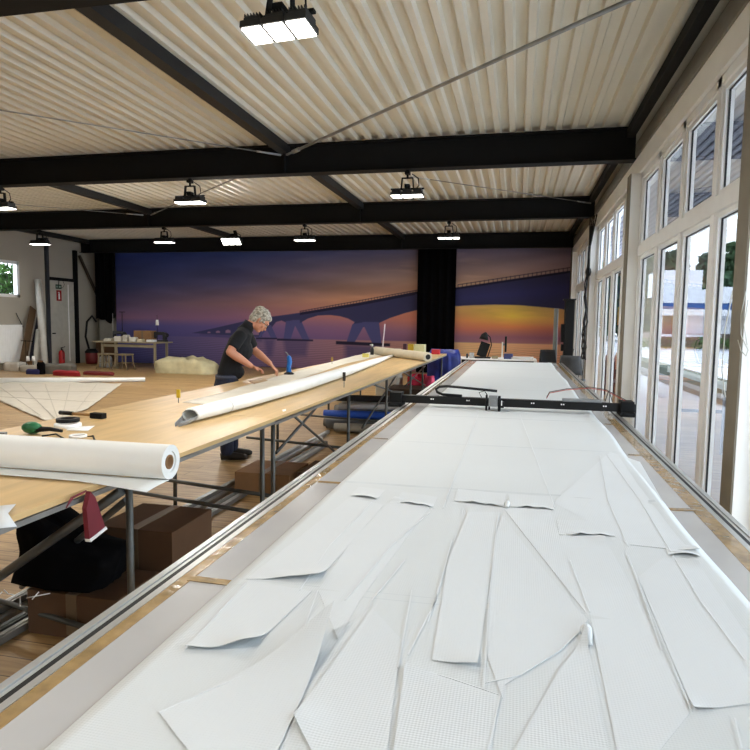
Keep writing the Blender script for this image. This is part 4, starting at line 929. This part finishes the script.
# ================================================================= BACK RIGHT: desk etc
DK = thing('desk', 'white desk beyond the far end of the cutting table', 'desk', (-.45, 14.6, 0))
MB().box((-1.34, 14.2, .72), (.42, 15.0, .75)).build('desk_top', WHITEF, DK, bevel=.004)
for xx in (-1.32, .4):
    for yy in (14.24, 14.96): MB().box((xx-.025, yy-.025, 0), (xx+.025, yy+.025, .72)).build('leg', WHITEF, DK)
MB().box((-1.3, 14.94, .45), (.38, 14.96, .72)).build('modesty_panel', BLACKP, DK)
p = Vector((-.72, 14.6, .75)); t = thing('desk_lamp', 'black desk lamp with bent arm on the white desk', 'lamp', p)
MB().lathe(p, [(0, 0), (.09, 0), (.09, .02), (0, .025)], 16).build('base', BLACKP, t)
MB().loft([p+Vector((.05, 0, .02)), p+Vector((.13, 0, .3)), p+Vector((.09, 0, .48)), p+Vector((0, 0, .56))], .012, 8).build('arm', BLACKP, t)
MB().loft([p+Vector((0, 0, .58)), p+Vector((-.03, -.02, .52)), p+Vector((-.05, -.03, .42))], [.03, .08, .11], 14).build('lamp_shade', BLACKP, t)
t = thing('laptop', 'open dark laptop under the desk lamp', 'laptop', (-.75, 14.45, .75))
MB().box((-.95, 14.3, .75), (-.6, 14.55, .78)).build('base', BLACKP, t)
MB().bar((-.82, 14.55, .78), (-.72, 14.6, 1.1), .22, .012, up=Vector((0, 1, 0))).build('screen', BLACKP, t)
t = thing('monitor', 'monitor seen edge-on with white stand on the white desk', 'monitor', (-.28, 14.6, .75))
MB().box((-.29, 14.45, .9), (-.25, 14.95, 1.25)).build('screen', BLACKP, t); MB().box((-.36, 14.6, .75), (-.33, 14.68, 1.12)).box((-.42, 14.55, .75), (-.25, 14.75, .765)).build('stand', WHITEF, t)
MB().box((-.35, 14.62, 1.04), (-.28, 14.66, 1.09)).build('mount', GREYP, t)
for x, w_, h, cc, nm, l in ((-1.02, .1, .12, (180, 180, 176), 'paper_cup', 'pale cup left of the laptop'), (-1.12, .04, .1, (60, 60, 60), 'pen_holder', 'dark pen holder at the left of the desk'), (-.2, .2, .12, (60, 66, 110), 'blue_box', 'small blue box right of the monitor'), (-.5, .14, .06, (150, 140, 110), 'paper_stack', 'low paper stack between laptop and monitor'), (.1, .5, .06, (216, 214, 208), 'white_tray', 'wide white tray on the right of the desk')):
    o = MB().box((x-w_/2, 14.3, .75), (x+w_/2, 14.45, .75+h)).build(nm, mat(nm, cc), bevel=.01); tag(o, l, nm.split('_')[-1])
def ochair(x, y, rz, l, cc=(36, 36, 38)):
    t = thing('office_chair', l, 'chair', (x, y, 0), 'dark chairs behind the cutting table'); M_ = Matrix.Translation((x, y, 0))@Matrix.Rotation(rz, 4, 'Z'); cm = mat('chair%d' % cc[0], cc, .8)
    MB().box((-.22, -.22, .44), (.22, .22, .49), M_).build('seat', cm, t, bevel=.02)
    m = MB(); V = []; F = []
    for j in range(6):
        for i in range(9):
            a = (i-4)/4; V.append(M_@Vector((a*.21*(1-.04*j), .2+.06*(1-a*a)-.0+.015*j, .60+j*.072)))
    for j in range(5):
        for i in range(8): k = j*9+i; F.append((k, k+1, k+10, k+9))
    m.smooth = True; m.add(V, F); o = m.build('backrest', cm, t); s = o.modifiers.new('s', 'SOLIDIFY'); s.thickness = .04
    for sx in (-1, 1):
        for sy in (-1, 1): MB().cyl(M_@Vector((sx*.17, sy*.17, .44)), M_@Vector((sx*.22, sy*.22, 0)), .014, 8).build('leg', BLACKST, t)
ochair(.72, 14.5, .2, 'black chair behind the right end of the white desk'); ochair(.98, 15.6, -1.3, 'black chair seen from the side, tilted back near the pole'); ochair(1.05, 12.6, 2.9, 'dark grey rounded chair between cutting table end and windows', (66, 68, 70))
t = thing('tall_speaker', 'tall narrow black cabinet standing by the windows at the far end', 'cabinet', (1.13, 14.6, 0))
MB().box((1.0, 14.5, 0), (1.2, 14.8, 2.08)).build('body', BLACKP, t, bevel=.01); MB().box((.96, 14.45, 2.08), (1.22, 14.85, 2.11)).build('top_plate', BLACKP, t)
MB().box((.93, 14.55, 1.15), (1.0, 14.65, 1.55)).box((.94, 14.55, .95), (1.0, 14.65, 1.1)).build('bracket', BLACKP, t)
o = MB().cyl((.83, 14.9, 0), (.83, 14.9, 1.9), .05, 12).build('grey_pole', mat('pole_grey', (120, 124, 120))); tag(o, 'grey upright pole just left of the tall black cabinet', 'pole')
# cables at window wall
m = MB(); rnd = random.Random(9)
for i in range(4):
    ptsc = [(1.33+.03*i, 13.38-.1*i, 3.7), (1.33, 13.3, 3.0)]
    for k in range(8): ptsc.append((1.30+.03*math.sin(k*2+i), 13.25+.22*math.sin(k*1.3+i*1.9), 2.6-k*.25))
    m.loft(ptsc, .014, 6)
m.ball((1.33, 13.3, 2.6), .1, 8, (.6, 1, 1))
o = m.build('cable_bundle', BLACKP); tag(o, 'tangled dark cables hanging down a far window pilaster', 'cables')
CORD = mat('white_cord', (200, 198, 188), .6)
m = MB(); X = 1.36
m.loft([px(746, 291, X), px(741, 315, X), px(741, 335, X), px(745, 344, X), px(748, 350, X), px(746, 356, X), px(741, 351, X), px(738, 340, X)], .003, 6)
m.loft([px(748, 300, X), px(744, 325, X), px(747, 345, X)], .003, 6)
o = m.build('looped_cord', CORD); tag(o, 'white cord hanging in loops on the nearest window pilaster', 'cord')
m = MB(); m.loft([px(741, 250, 1.45), px(733, 290, 1.45), px(725, 330, 1.45), px(722, 370, 1.45), px(725, 395, 1.45), px(732, 408, 1.45), px(741, 411, 1.4)], .004, 6)
o = m.build('blind_cord', CORD); tag(o, 'thin cord sagging in a long curve before the nearest window', 'cord')
o = MB().box((1.366, 4.36, .60), (1.372, 4.39, .8)).build('dark_latch', BLACKP); tag(o, 'narrow dark slot plate low on the nearest pilaster', 'plate')
# ================================================================= PERSON
def remesh(name, mb, m, vox, parent, smooth=2, label=None):
    me = bpy.data.meshes.new(name+'_src'); me.from_pydata(mb.v, [], mb.f); fixn(me)
    ob = bpy.data.objects.new(name+'_src', me); C.objects.link(ob)
    r = ob.modifiers.new('r', 'REMESH'); r.mode = 'VOXEL'; r.voxel_size = vox
    if smooth: s = ob.modifiers.new('s', 'SMOOTH'); s.factor = .5; s.iterations = smooth
    dg = bpy.context.evaluated_depsgraph_get(); me2 = bpy.data.meshes.new_from_object(ob.evaluated_get(dg))
    bpy.data.objects.remove(ob); me2.name = name
    me2.materials.clear(); me2.materials.append(m)
    for p in me2.polygons: p.use_smooth = True
    o = bpy.data.objects.new(name, me2); C.objects.link(o)
    if parent is not None: attach(o, parent)
    if label: o['label'] = label
    return o
PF = Vector((-3.12, 6.32, 0)); RD = Vector((.9, .436, 0)).normalized(); DD = Vector((-RD.y, RD.x, 0))
def pp(x, y, off=0):
    r = ray(x, y); q = PF+DD*off; t = (q-EP).dot(DD)/r.dot(DD); return EP+r*t
def limb(mb, pts, rads, n=14):
    mb.loft(pts, rads, n)
    for p, r in zip(pts, rads):
        rr_ = r if not hasattr(r, '__len__') else min(r); mb.ball(p, rr_*.98, 12)
person = thing('person', 'grey-haired person in dark polo shirt and jeans bending over the bench with both hands down', 'person', PF)
body = MB()
hipN, hipF = pp(228, 384, -.09), pp(230, 384, .09)
kneN, kneF = pp(227, 418, -.10), pp(231, 418, .12)
ankN, ankF = pp(227, 452, -.09), pp(232, 447, .14)
ankN.z = .09; ankF.z = .09
limb(body, [hipN, kneN, ankN], [.085, .058, .042]); limb(body, [hipF, kneF, ankF], [.085, .058, .042])
for a in (ankN, ankF): limb(body, [a+Vector((0, 0, -.04)), a+RD*.13+Vector((0, 0, -.055))], [.036, .028])
tors = [(226, 384), (228, 372), (234, 356), (240, 342), (245, 332)]
trad = [(.15, .10), (.145, .105), (.155, .115), (.165, .115), (.13, .08)]
def torso(mb, k):
    P = [pp(x, y, 0) for x, y in tors]
    n = 20; V = []
    for i, p in enumerate(P):
        d = (P[min(i+1, 4)]-P[max(i-1, 0)]).normalized(); a = DD; b = d.cross(a).normalized(); ra, rb = trad[i]
        V += [p+a*math.cos(t*2*PI/n)*ra*k+b*math.sin(t*2*PI/n)*rb*k for t in range(n)]
    mb.add(V, [(i*n+t, i*n+(t+1) % n, (i+1)*n+(t+1) % n, (i+1)*n+t) for i in range(4) for t in range(n)]+[list(range(n))[::-1], [4*n+t for t in range(n)]])
torso(body, .93)
neck = [pp(245, 331, 0), pp(250, 325, 0), pp(256, 321, 0)]; limb(body, neck, [.075, .058, .056])
shN, shF = pp(240, 336, -.17), pp(247, 335, .17)
elN, elF = pp(230, 352, -.24), pp(254, 350, .26)
wrN, wrF = pp(251, 366, -.14), pp(270, 363.5, .13)
limb(body, [shN, shN.lerp(elN, .6), elN], [.056, .05, .041]); limb(body, [elN, elN.lerp(wrN, .35), wrN], [.044, .047, .029])
limb(body, [shF, shF.lerp(elF, .6), elF], [.056, .05, .041]); limb(body, [elF, elF.lerp(wrF, .35), wrF], [.044, .047, .029])
limb(body, [shN, pp(244, 333, 0), shF], [.055, .075, .055])
def hand(mb, w, tip, spread, thumbdir):
    d = (tip-w).normalized(); sdir = d.cross(Vector((0, 0, 1))).normalized(); up = sdir.cross(d).normalized()
    pal = w+d*.085
    mb.loft([w, w+d*.04, pal], [(.026, .018), (.04, .016), (.042, .013)], 12); mb.ball(pal, .015)
    for i, (o, L_, an) in enumerate(((-.033, .062, -.22), (-.011, .074, -.06), (.012, .070, .08), (.033, .055, .24))):
        b = pal+sdir*o; dd = (d+sdir*an*spread).normalized(); p1 = b+dd*L_*.45+up*.006; p2 = p1+dd*L_*.32-up*.014; p3 = p2+dd*L_*.2-up*.022
        limb(mb, [b-d*.01, p1, p2, p3], [.010, .0092, .0085, .007], 8)
    b = w+d*.03+sdir*thumbdir*.03; p1 = b+(d*.6+sdir*thumbdir*.8).normalized()*.035-up*.008; p2 = p1+(d*.9+sdir*thumbdir*.2).normalized()*.03-up*.01
    limb(mb, [b, p1, p2], [.014, .0115, .009], 8)
tN = pp(264, 371, -.12); tF = pp(281, 376.5, .10)
hand(body, wrN, tN, 1, 1); hand(body, wrF, tF, 1.6, -1)
# head
HC = pp(260, 321, 0); hf = (RD*.70-Vector((0, 0, 1))*.71).normalized(); hu = (RD*.71+Vector((0, 0, 1))*.70).normalized(); hs = DD
HM = Matrix((hf, hs, hu)).transposed()
def H(x, y, z): return HC+HM@Vector((x, y, z))
body.ball(H(-.012, 0, .025), .1, 20, (1.0, .78, .98), HM)
body.ball(H(.018, 0, -.03), .08, 18, (.92, .80, 1.05), HM)
body.ball(H(.055, 0, -.085), .036, 14, (.9, 1.0, .7), HM)   # chin
body.loft([H(.075, 0, .02), H(.098, 0, -.012), H(.106, 0, -.03), H(.088, 0, -.042)], [.012, .014, .017, .01], 10)  # nose
body.ball(H(.085, 0, .035), .03, 10, (.5, 1.6, .5), HM)
for s in (-1, 1):
    body.ball(H(.06, s*.045, -.02), .026, 10, (.7, 1, .9), HM)
    body.loft([H(-.012, s*.079, -.028), H(-.018, s*.086, .0), H(-.02, s*.082, .026)], [.01, .014, .01], 8)
body.loft([H(.088, -.022, -.062), H(.094, 0, -.06), H(.088, .022, -.062)], [.007, .009, .007], 8)
bo = remesh('body', body, SKIN, .005, person, 2)
# eyes, mouth
for s in (-1, 1):
    MB().ball(H(.080, s*.032, .006), .012, 10, (.8, 1, .8), HM).build('eye', mat('eye_white', (226, 222, 214), .3), person)
m = MB(); m.loft([H(.0965, -.02, -.0625), H(.103, 0, -.061), H(.0965, .02, -.0625)], .0035, 6); m.build('lips', mat('lip', (150, 84, 76), .5), person)
# hair
hm = MB(); rnd = random.Random(3)
hm.ball(H(-.03, 0, .052), .106, 20, (1.0, .84, .86), HM); hm.ball(H(-.06, 0, -.0), .078, 18, (.85, 1.0, 1.15), HM); hm.ball(H(.035, 0, .088), .06, 16, (.9, 1.15, .6), HM)
for i in range(150):
    a = rnd.uniform(-1.1, 2.3); b = rnd.uniform(-1.25, 1.25)
    v_ = Vector((-math.sin(a-1.0)*1.0*math.cos(b), math.sin(b)*.84, math.cos(a-1.0)*.9*math.cos(b)))*.108
    q = H(-.03+v_.x, v_.y, .045+v_.z)
    if (HM.transposed()@(q-HC)).x > .05 and (HM.transposed()@(q-HC)).z < .07: continue
    hm.ball(q, rnd.uniform(.010, .016), 8)
for s in (-1, 1): hm.loft([H(-.01, s*.078, .05), H(-.0, s*.083, .01), H(-.002, s*.082, -.02)], [.02, .015, .008], 8)
HAIR = mat('grey_hair', (176, 170, 156), .8, var=.4, vs=45, bump=.8, bs=90)
remesh('hair', hm, HAIR, .005, person, 1)
# glasses
g = MB()
for s in (-1, 1):
    g.loft([H(.105, s*.034+.022*math.cos(t*PI/6), .004+.018*math.sin(t*PI/6)) for t in range(13)], .0022, 6)
    g.loft([H(.105, s*.056, .01), H(.06, s*.082, .012), H(-.01, s*.088, .008)], .0022, 6)
g.cyl(H(.107, -.012, .008), H(.107, .012, .008), .0022, 6); g.build('glasses', BLACKP, person)
# shirt
NAVY = mat('dark_polo', (9, 11, 17), .9, var=.2, vs=9, bump=.5, bs=14)
sh = MB(); tors_s = tors; torso(sh, 1.06)
limb(sh, [shN, pp(244, 333, 0), shF], [.066, .084, .066]); sh.loft([pp(243, 333, 0), pp(249, 326, 0)], [.085, .066], 16)
for a, b in ((shN, elN), (shF, elF)): sh.loft([a, a.lerp(b, .5), a.lerp(b, .74)], [.068, .068, .066], 16); sh.ball(a, .068, 14)
sh.ball(pp(232, 372, 0), .12, 16, (1.15, 1.2, .8)); sh.ball(pp(240, 350, 0), .13, 16, (1.1, 1.15, 1.1))
remesh('shirt', sh, NAVY, .008, person, 2)
co = MB(); cA, cB = pp(247.5, 327.5, 0), pp(250.5, 322, 0); co.loft([cA, cB], [.07, .064], 18, cap=False); o = co.build('collar', mat('collar_dark', (14, 16, 22), .8), person); s = o.modifiers.new('s', 'SOLIDIFY'); s.thickness = .008
# trousers
JE = mat('dark_jeans', (22, 29, 52), .8, var=.25, vs=12, bump=.4, bs=20)
tr = MB(); limb(tr, [hipN, kneN, ankN+Vector((0, 0, .02))], [.108, .083, .072]); limb(tr, [hipF, kneF, ankF+Vector((0, 0, .02))], [.108, .083, .072])
P0, P1 = pp(225.5, 386, 0), pp(227.5, 374, 0)
n = 20; V = []
for p, (ra, rb) in ((P0-Vector((0, 0, .06)), (.17, .12)), (P0, (.178, .128)), (P1, (.165, .118))): V += [p+DD*math.cos(t*2*PI/n)*ra+RD*math.sin(t*2*PI/n)*rb for t in range(n)]
tr.add(V, [(i*n+t, i*n+(t+1) % n, (i+1)*n+(t+1) % n, (i+1)*n+t) for i in range(2) for t in range(n)]+[list(range(n))[::-1], [2*n+t for t in range(n)]])
remesh('trousers', tr, JE, .008, person, 2)
# belt
V = []; bp_ = pp(227.2, 376.5, 0)
be = MB(); be.loft([bp_-Vector((0, 0, .018)), bp_+Vector((0, 0, .018))], [.0, .0], 4, cap=False) if False else None
for z in (-.018, .018): V += [bp_+Vector((0, 0, z))+DD*math.cos(t*2*PI/n)*.176+RD*math.sin(t*2*PI/n)*.128 for t in range(n)]
be.smooth = True; be.add(V, [(t, (t+1) % n, n+(t+1) % n, n+t) for t in range(n)]); o = be.build('belt', mat('belt', (60, 66, 84), .5), person); s = o.modifiers.new('s', 'SOLIDIFY'); s.thickness = .008
# shoes
SH = mat('dark_shoe', (34, 30, 26), .5)
for a in (ankN, ankF):
    s = MB(); b = Vector((a.x, a.y, 0)); s.loft([b+Vector((0, 0, .045))-RD*.07, b+Vector((0, 0, .055)), b+RD*.09+Vector((0, 0, .045)), b+RD*.19+Vector((0, 0, .035)), b+RD*.225+Vector((0, 0, .03))], [(.036, .04), (.042, .05), (.045, .042), (.043, .033), (.02, .02)], 16)
    s.loft([b+Vector((0, 0, .05)), b+Vector((0, 0, .12))], [.05, .052], 14); remesh('shoe', s, SH, .006, person, 2)
# watch
dW = (wrF-elF).normalized(); MB().loft([wrF-dW*.04, wrF-dW*.015], [.032, .03], 14).build('wristwatch', BLACKP, person)
# ================================================================= OUTSIDE
GR = mat('outside_ground', (226, 226, 232), .9, var=.05, vs=.4)
struct('outside_ground', MB().box((-60, -40, -.3), (90, 110, -.12)), GR)
struct('canopy', MB().box((1.8, YF, 3.62), (3.55, 22, 3.75)), mat('canopy_grey', (176, 176, 184), .6))
m = MB()
for i in range(16): m.box((1.85+i*.105, YF, 3.60), (1.88+i*.105, 22, 3.62))
struct('canopy_ribs', m, mat('canopy_rib', (130, 130, 142), .6))
bd = thing('building', 'low white building with blue roof band and dark windows across the yard', 'building', (17, 50, -.12))
BW = mat('building_white', (232, 233, 238), .8)
MB().box((11.2, 50, 1.0), (30, 58, 4.2)).build('upper_wall', BW, bd); MB().box((9.9, 51, -.12), (30, 58, 1.0)).build('base_wall', mat('brick_base', (150, 130, 120)), bd)
MB().box((9.8, 49.2, 2.75), (30, 50, 3.2)).build('blue_fascia', mat('fascia_blue', (46, 88, 150), .5), bd); MB().box((9.8, 49.1, 2.3), (30, 50.1, 2.75)).box((9.8, 49.1, 3.2), (30, 50.1, 3.7)).build('canopy', BW, bd)
MB().box((9.9, 50.5, 1.0), (30, 50.9, 2.3)).build('window_band', mat('dark_glass', (112, 112, 110), .2), bd)
MB().box((10.0, 49.85, 3.72), (12.9, 54, 5.6)).build('roof_block', BW, bd); MB().box((14.0, 49.85, 3.72), (22, 54, 4.4)).build('roof_block', BW, bd)
for x in (9.9, 11.6, 13.6, 15.6, 17.6): MB().box((x, 49.3, -.12), (x+.35, 49.6, 2.3)).build('pillar', BW, bd)
MB().box((9.8, 49.2, .75), (14.2, 49.5, .95)).build('handrail', BW, bd)
def leaves(mb, c, r, n, s, rnd, sc=(1, 1, 1)):
    for _ in range(n):
        v = Vector((rnd.gauss(0, 1), rnd.gauss(0, 1), rnd.gauss(0, 1))).normalized()*(rnd.random()**.4)
        p = Vector(c)+Vector((v.x*r*sc[0], v.y*r*sc[1], v.z*r*sc[2])); a = Vector((rnd.gauss(0, 1), rnd.gauss(0, 1), rnd.gauss(0, 1))).normalized(); b = a.orthogonal().normalized(); b = (b*math.cos(1)+a.cross(b)*math.sin(rnd.random()*6)).normalized(); k = s*rnd.uniform(.6, 1.3)
        mb.add([p-a*k, p+b*k*.5, p+a*k, p-b*k*.5], [(0, 1, 2, 3)])
TG = [mat('tree_green', (70, 100, 72), .8, var=.3, vs=1), mat('tree_green2', (82, 110, 72), .8, var=.3, vs=1)]
rnd = random.Random(4)
for i, (x, y, h) in enumerate(((12.5, 66, 8.6), (15.2, 69, 9.4), (17.8, 66, 8.8), (20.6, 68, 10.2), (23.5, 66, 9.4), (27, 67, 10), (9, 70, 8.4))):
    t = thing('conifer_tree', ['evergreen tree behind the white building seen through the second pane', 'taller evergreen behind the roof block of the white building', 'dark evergreen behind the building seen beside the thick mullion', 'tallest evergreen seen through the nearest visible pane', 'evergreen partly hidden by the nearest pilaster', 'evergreen far right beyond the building', 'evergreen left of the building'][i], 'tree', (x, y, -.12), 'evergreen trees beyond the yard')
    MB().cyl((x, y, -.12), (x, y, h*.8), .22, 8, r2=.08).build('trunk', mat('bark', (80, 66, 52)), t)
    m = MB()
    for k in range(9):
        zz = 1.2+k*(h-1.2)/9; leaves(m, (x, y, zz), 2.3*(1-k/10)+.7, 330, .36, rnd, (1, 1, .45))
    m.build('foliage', TG[i % 2], t)
m = MB()
for i in range(40): leaves(m, (9+i*.55, 47.5, .35), .5, 60, .14, rnd, (1, 1, .8))
o = m.build('hedge', mat('hedge_green', (92, 120, 60), .8, var=.3)); tag(o, 'low clipped hedge in front of the white building', 'hedge', kind='stuff')
m = MB(); a, b = Vector((4.2, 30, -.12)), Vector((4.6, 6, -.12)); m.bar(a+Vector((0, 0, .06)), b+Vector((0, 0, .06)), .35, .12); o = m.build('kerb', mat('kerb', (150, 150, 150), .9)); tag(o, 'grey kerb running across the bright yard outside', 'kerb')
o = MB().box((4.9, 2, -.12), (5.5, 34, .12)).build('planting_strip', mat('strip_green', (120, 126, 112), .9)); tag(o, 'grey green planting strip beyond the kerb outside', 'planting strip')
o = MB().box((2.1, 14, -.12), (2.5, 17.5, .75)).build('brick_planter', mat('brick_red', (168, 96, 80), .9)); tag(o, 'reddish brick planter outside the far windows', 'planter')
t = thing('bush', 'sunlit green bush outside the small left window', 'bush', (-17.6, 18.8, -.12))
m = MB()
for i in range(34): leaves(m, (-17.6+rnd.uniform(-1.2, 1.2), 18.5+rnd.uniform(-2.6, 2.6), rnd.uniform(.8, 4.6)), .9, 230, .13, rnd)
m.build('foliage', mat('leaf_bright', (66, 104, 34), .7, var=.6, vs=4), t); MB().cyl((-17.6, 18.6, -.12), (-17.6, 18.6, 3), .12, 8).build('trunk', mat('bark', (80, 66, 52)), t)
# ================================================================= LIGHT
w = bpy.data.worlds.new('world'); bpy.context.scene.world = w; w.use_nodes = True; nt = w.node_tree; bg = nt.nodes['Background']
tc = nt.nodes.new('ShaderNodeTexCoord'); sx = nt.nodes.new('ShaderNodeSeparateXYZ'); rp = nt.nodes.new('ShaderNodeValToRGB')
nt.links.new(tc.outputs['Generated'], sx.inputs[0]); nt.links.new(sx.outputs['Z'], rp.inputs['Fac']); nt.links.new(rp.outputs['Color'], bg.inputs['Color'])
rp.color_ramp.elements[0].position = 0; rp.color_ramp.elements[0].color = (.86, .93, 1, 1); rp.color_ramp.elements[1].position = .8; rp.color_ramp.elements[1].color = (.70, .83, 1, 1)
bg.inputs['Strength'].default_value = 6.8
sd = bpy.data.lights.new('sun', 'SUN'); sd.energy = 2.0; sd.angle = .3; sd.color = (1, .95, .88); so = bpy.data.objects.new('sun', sd); C.objects.link(so); so.rotation_euler = (math.radians(-35), math.radians(-20), 0)
vs = bpy.context.scene.view_settings; vs.view_transform = 'Standard'; vs.look = 'None'; vs.gamma = 1; vs.use_curve_mapping = False; vs.exposure = 0.0
bpy.context.scene.cycles.max_bounces = 8
bpy.context.scene.cycles.transparent_max_bounces = 16
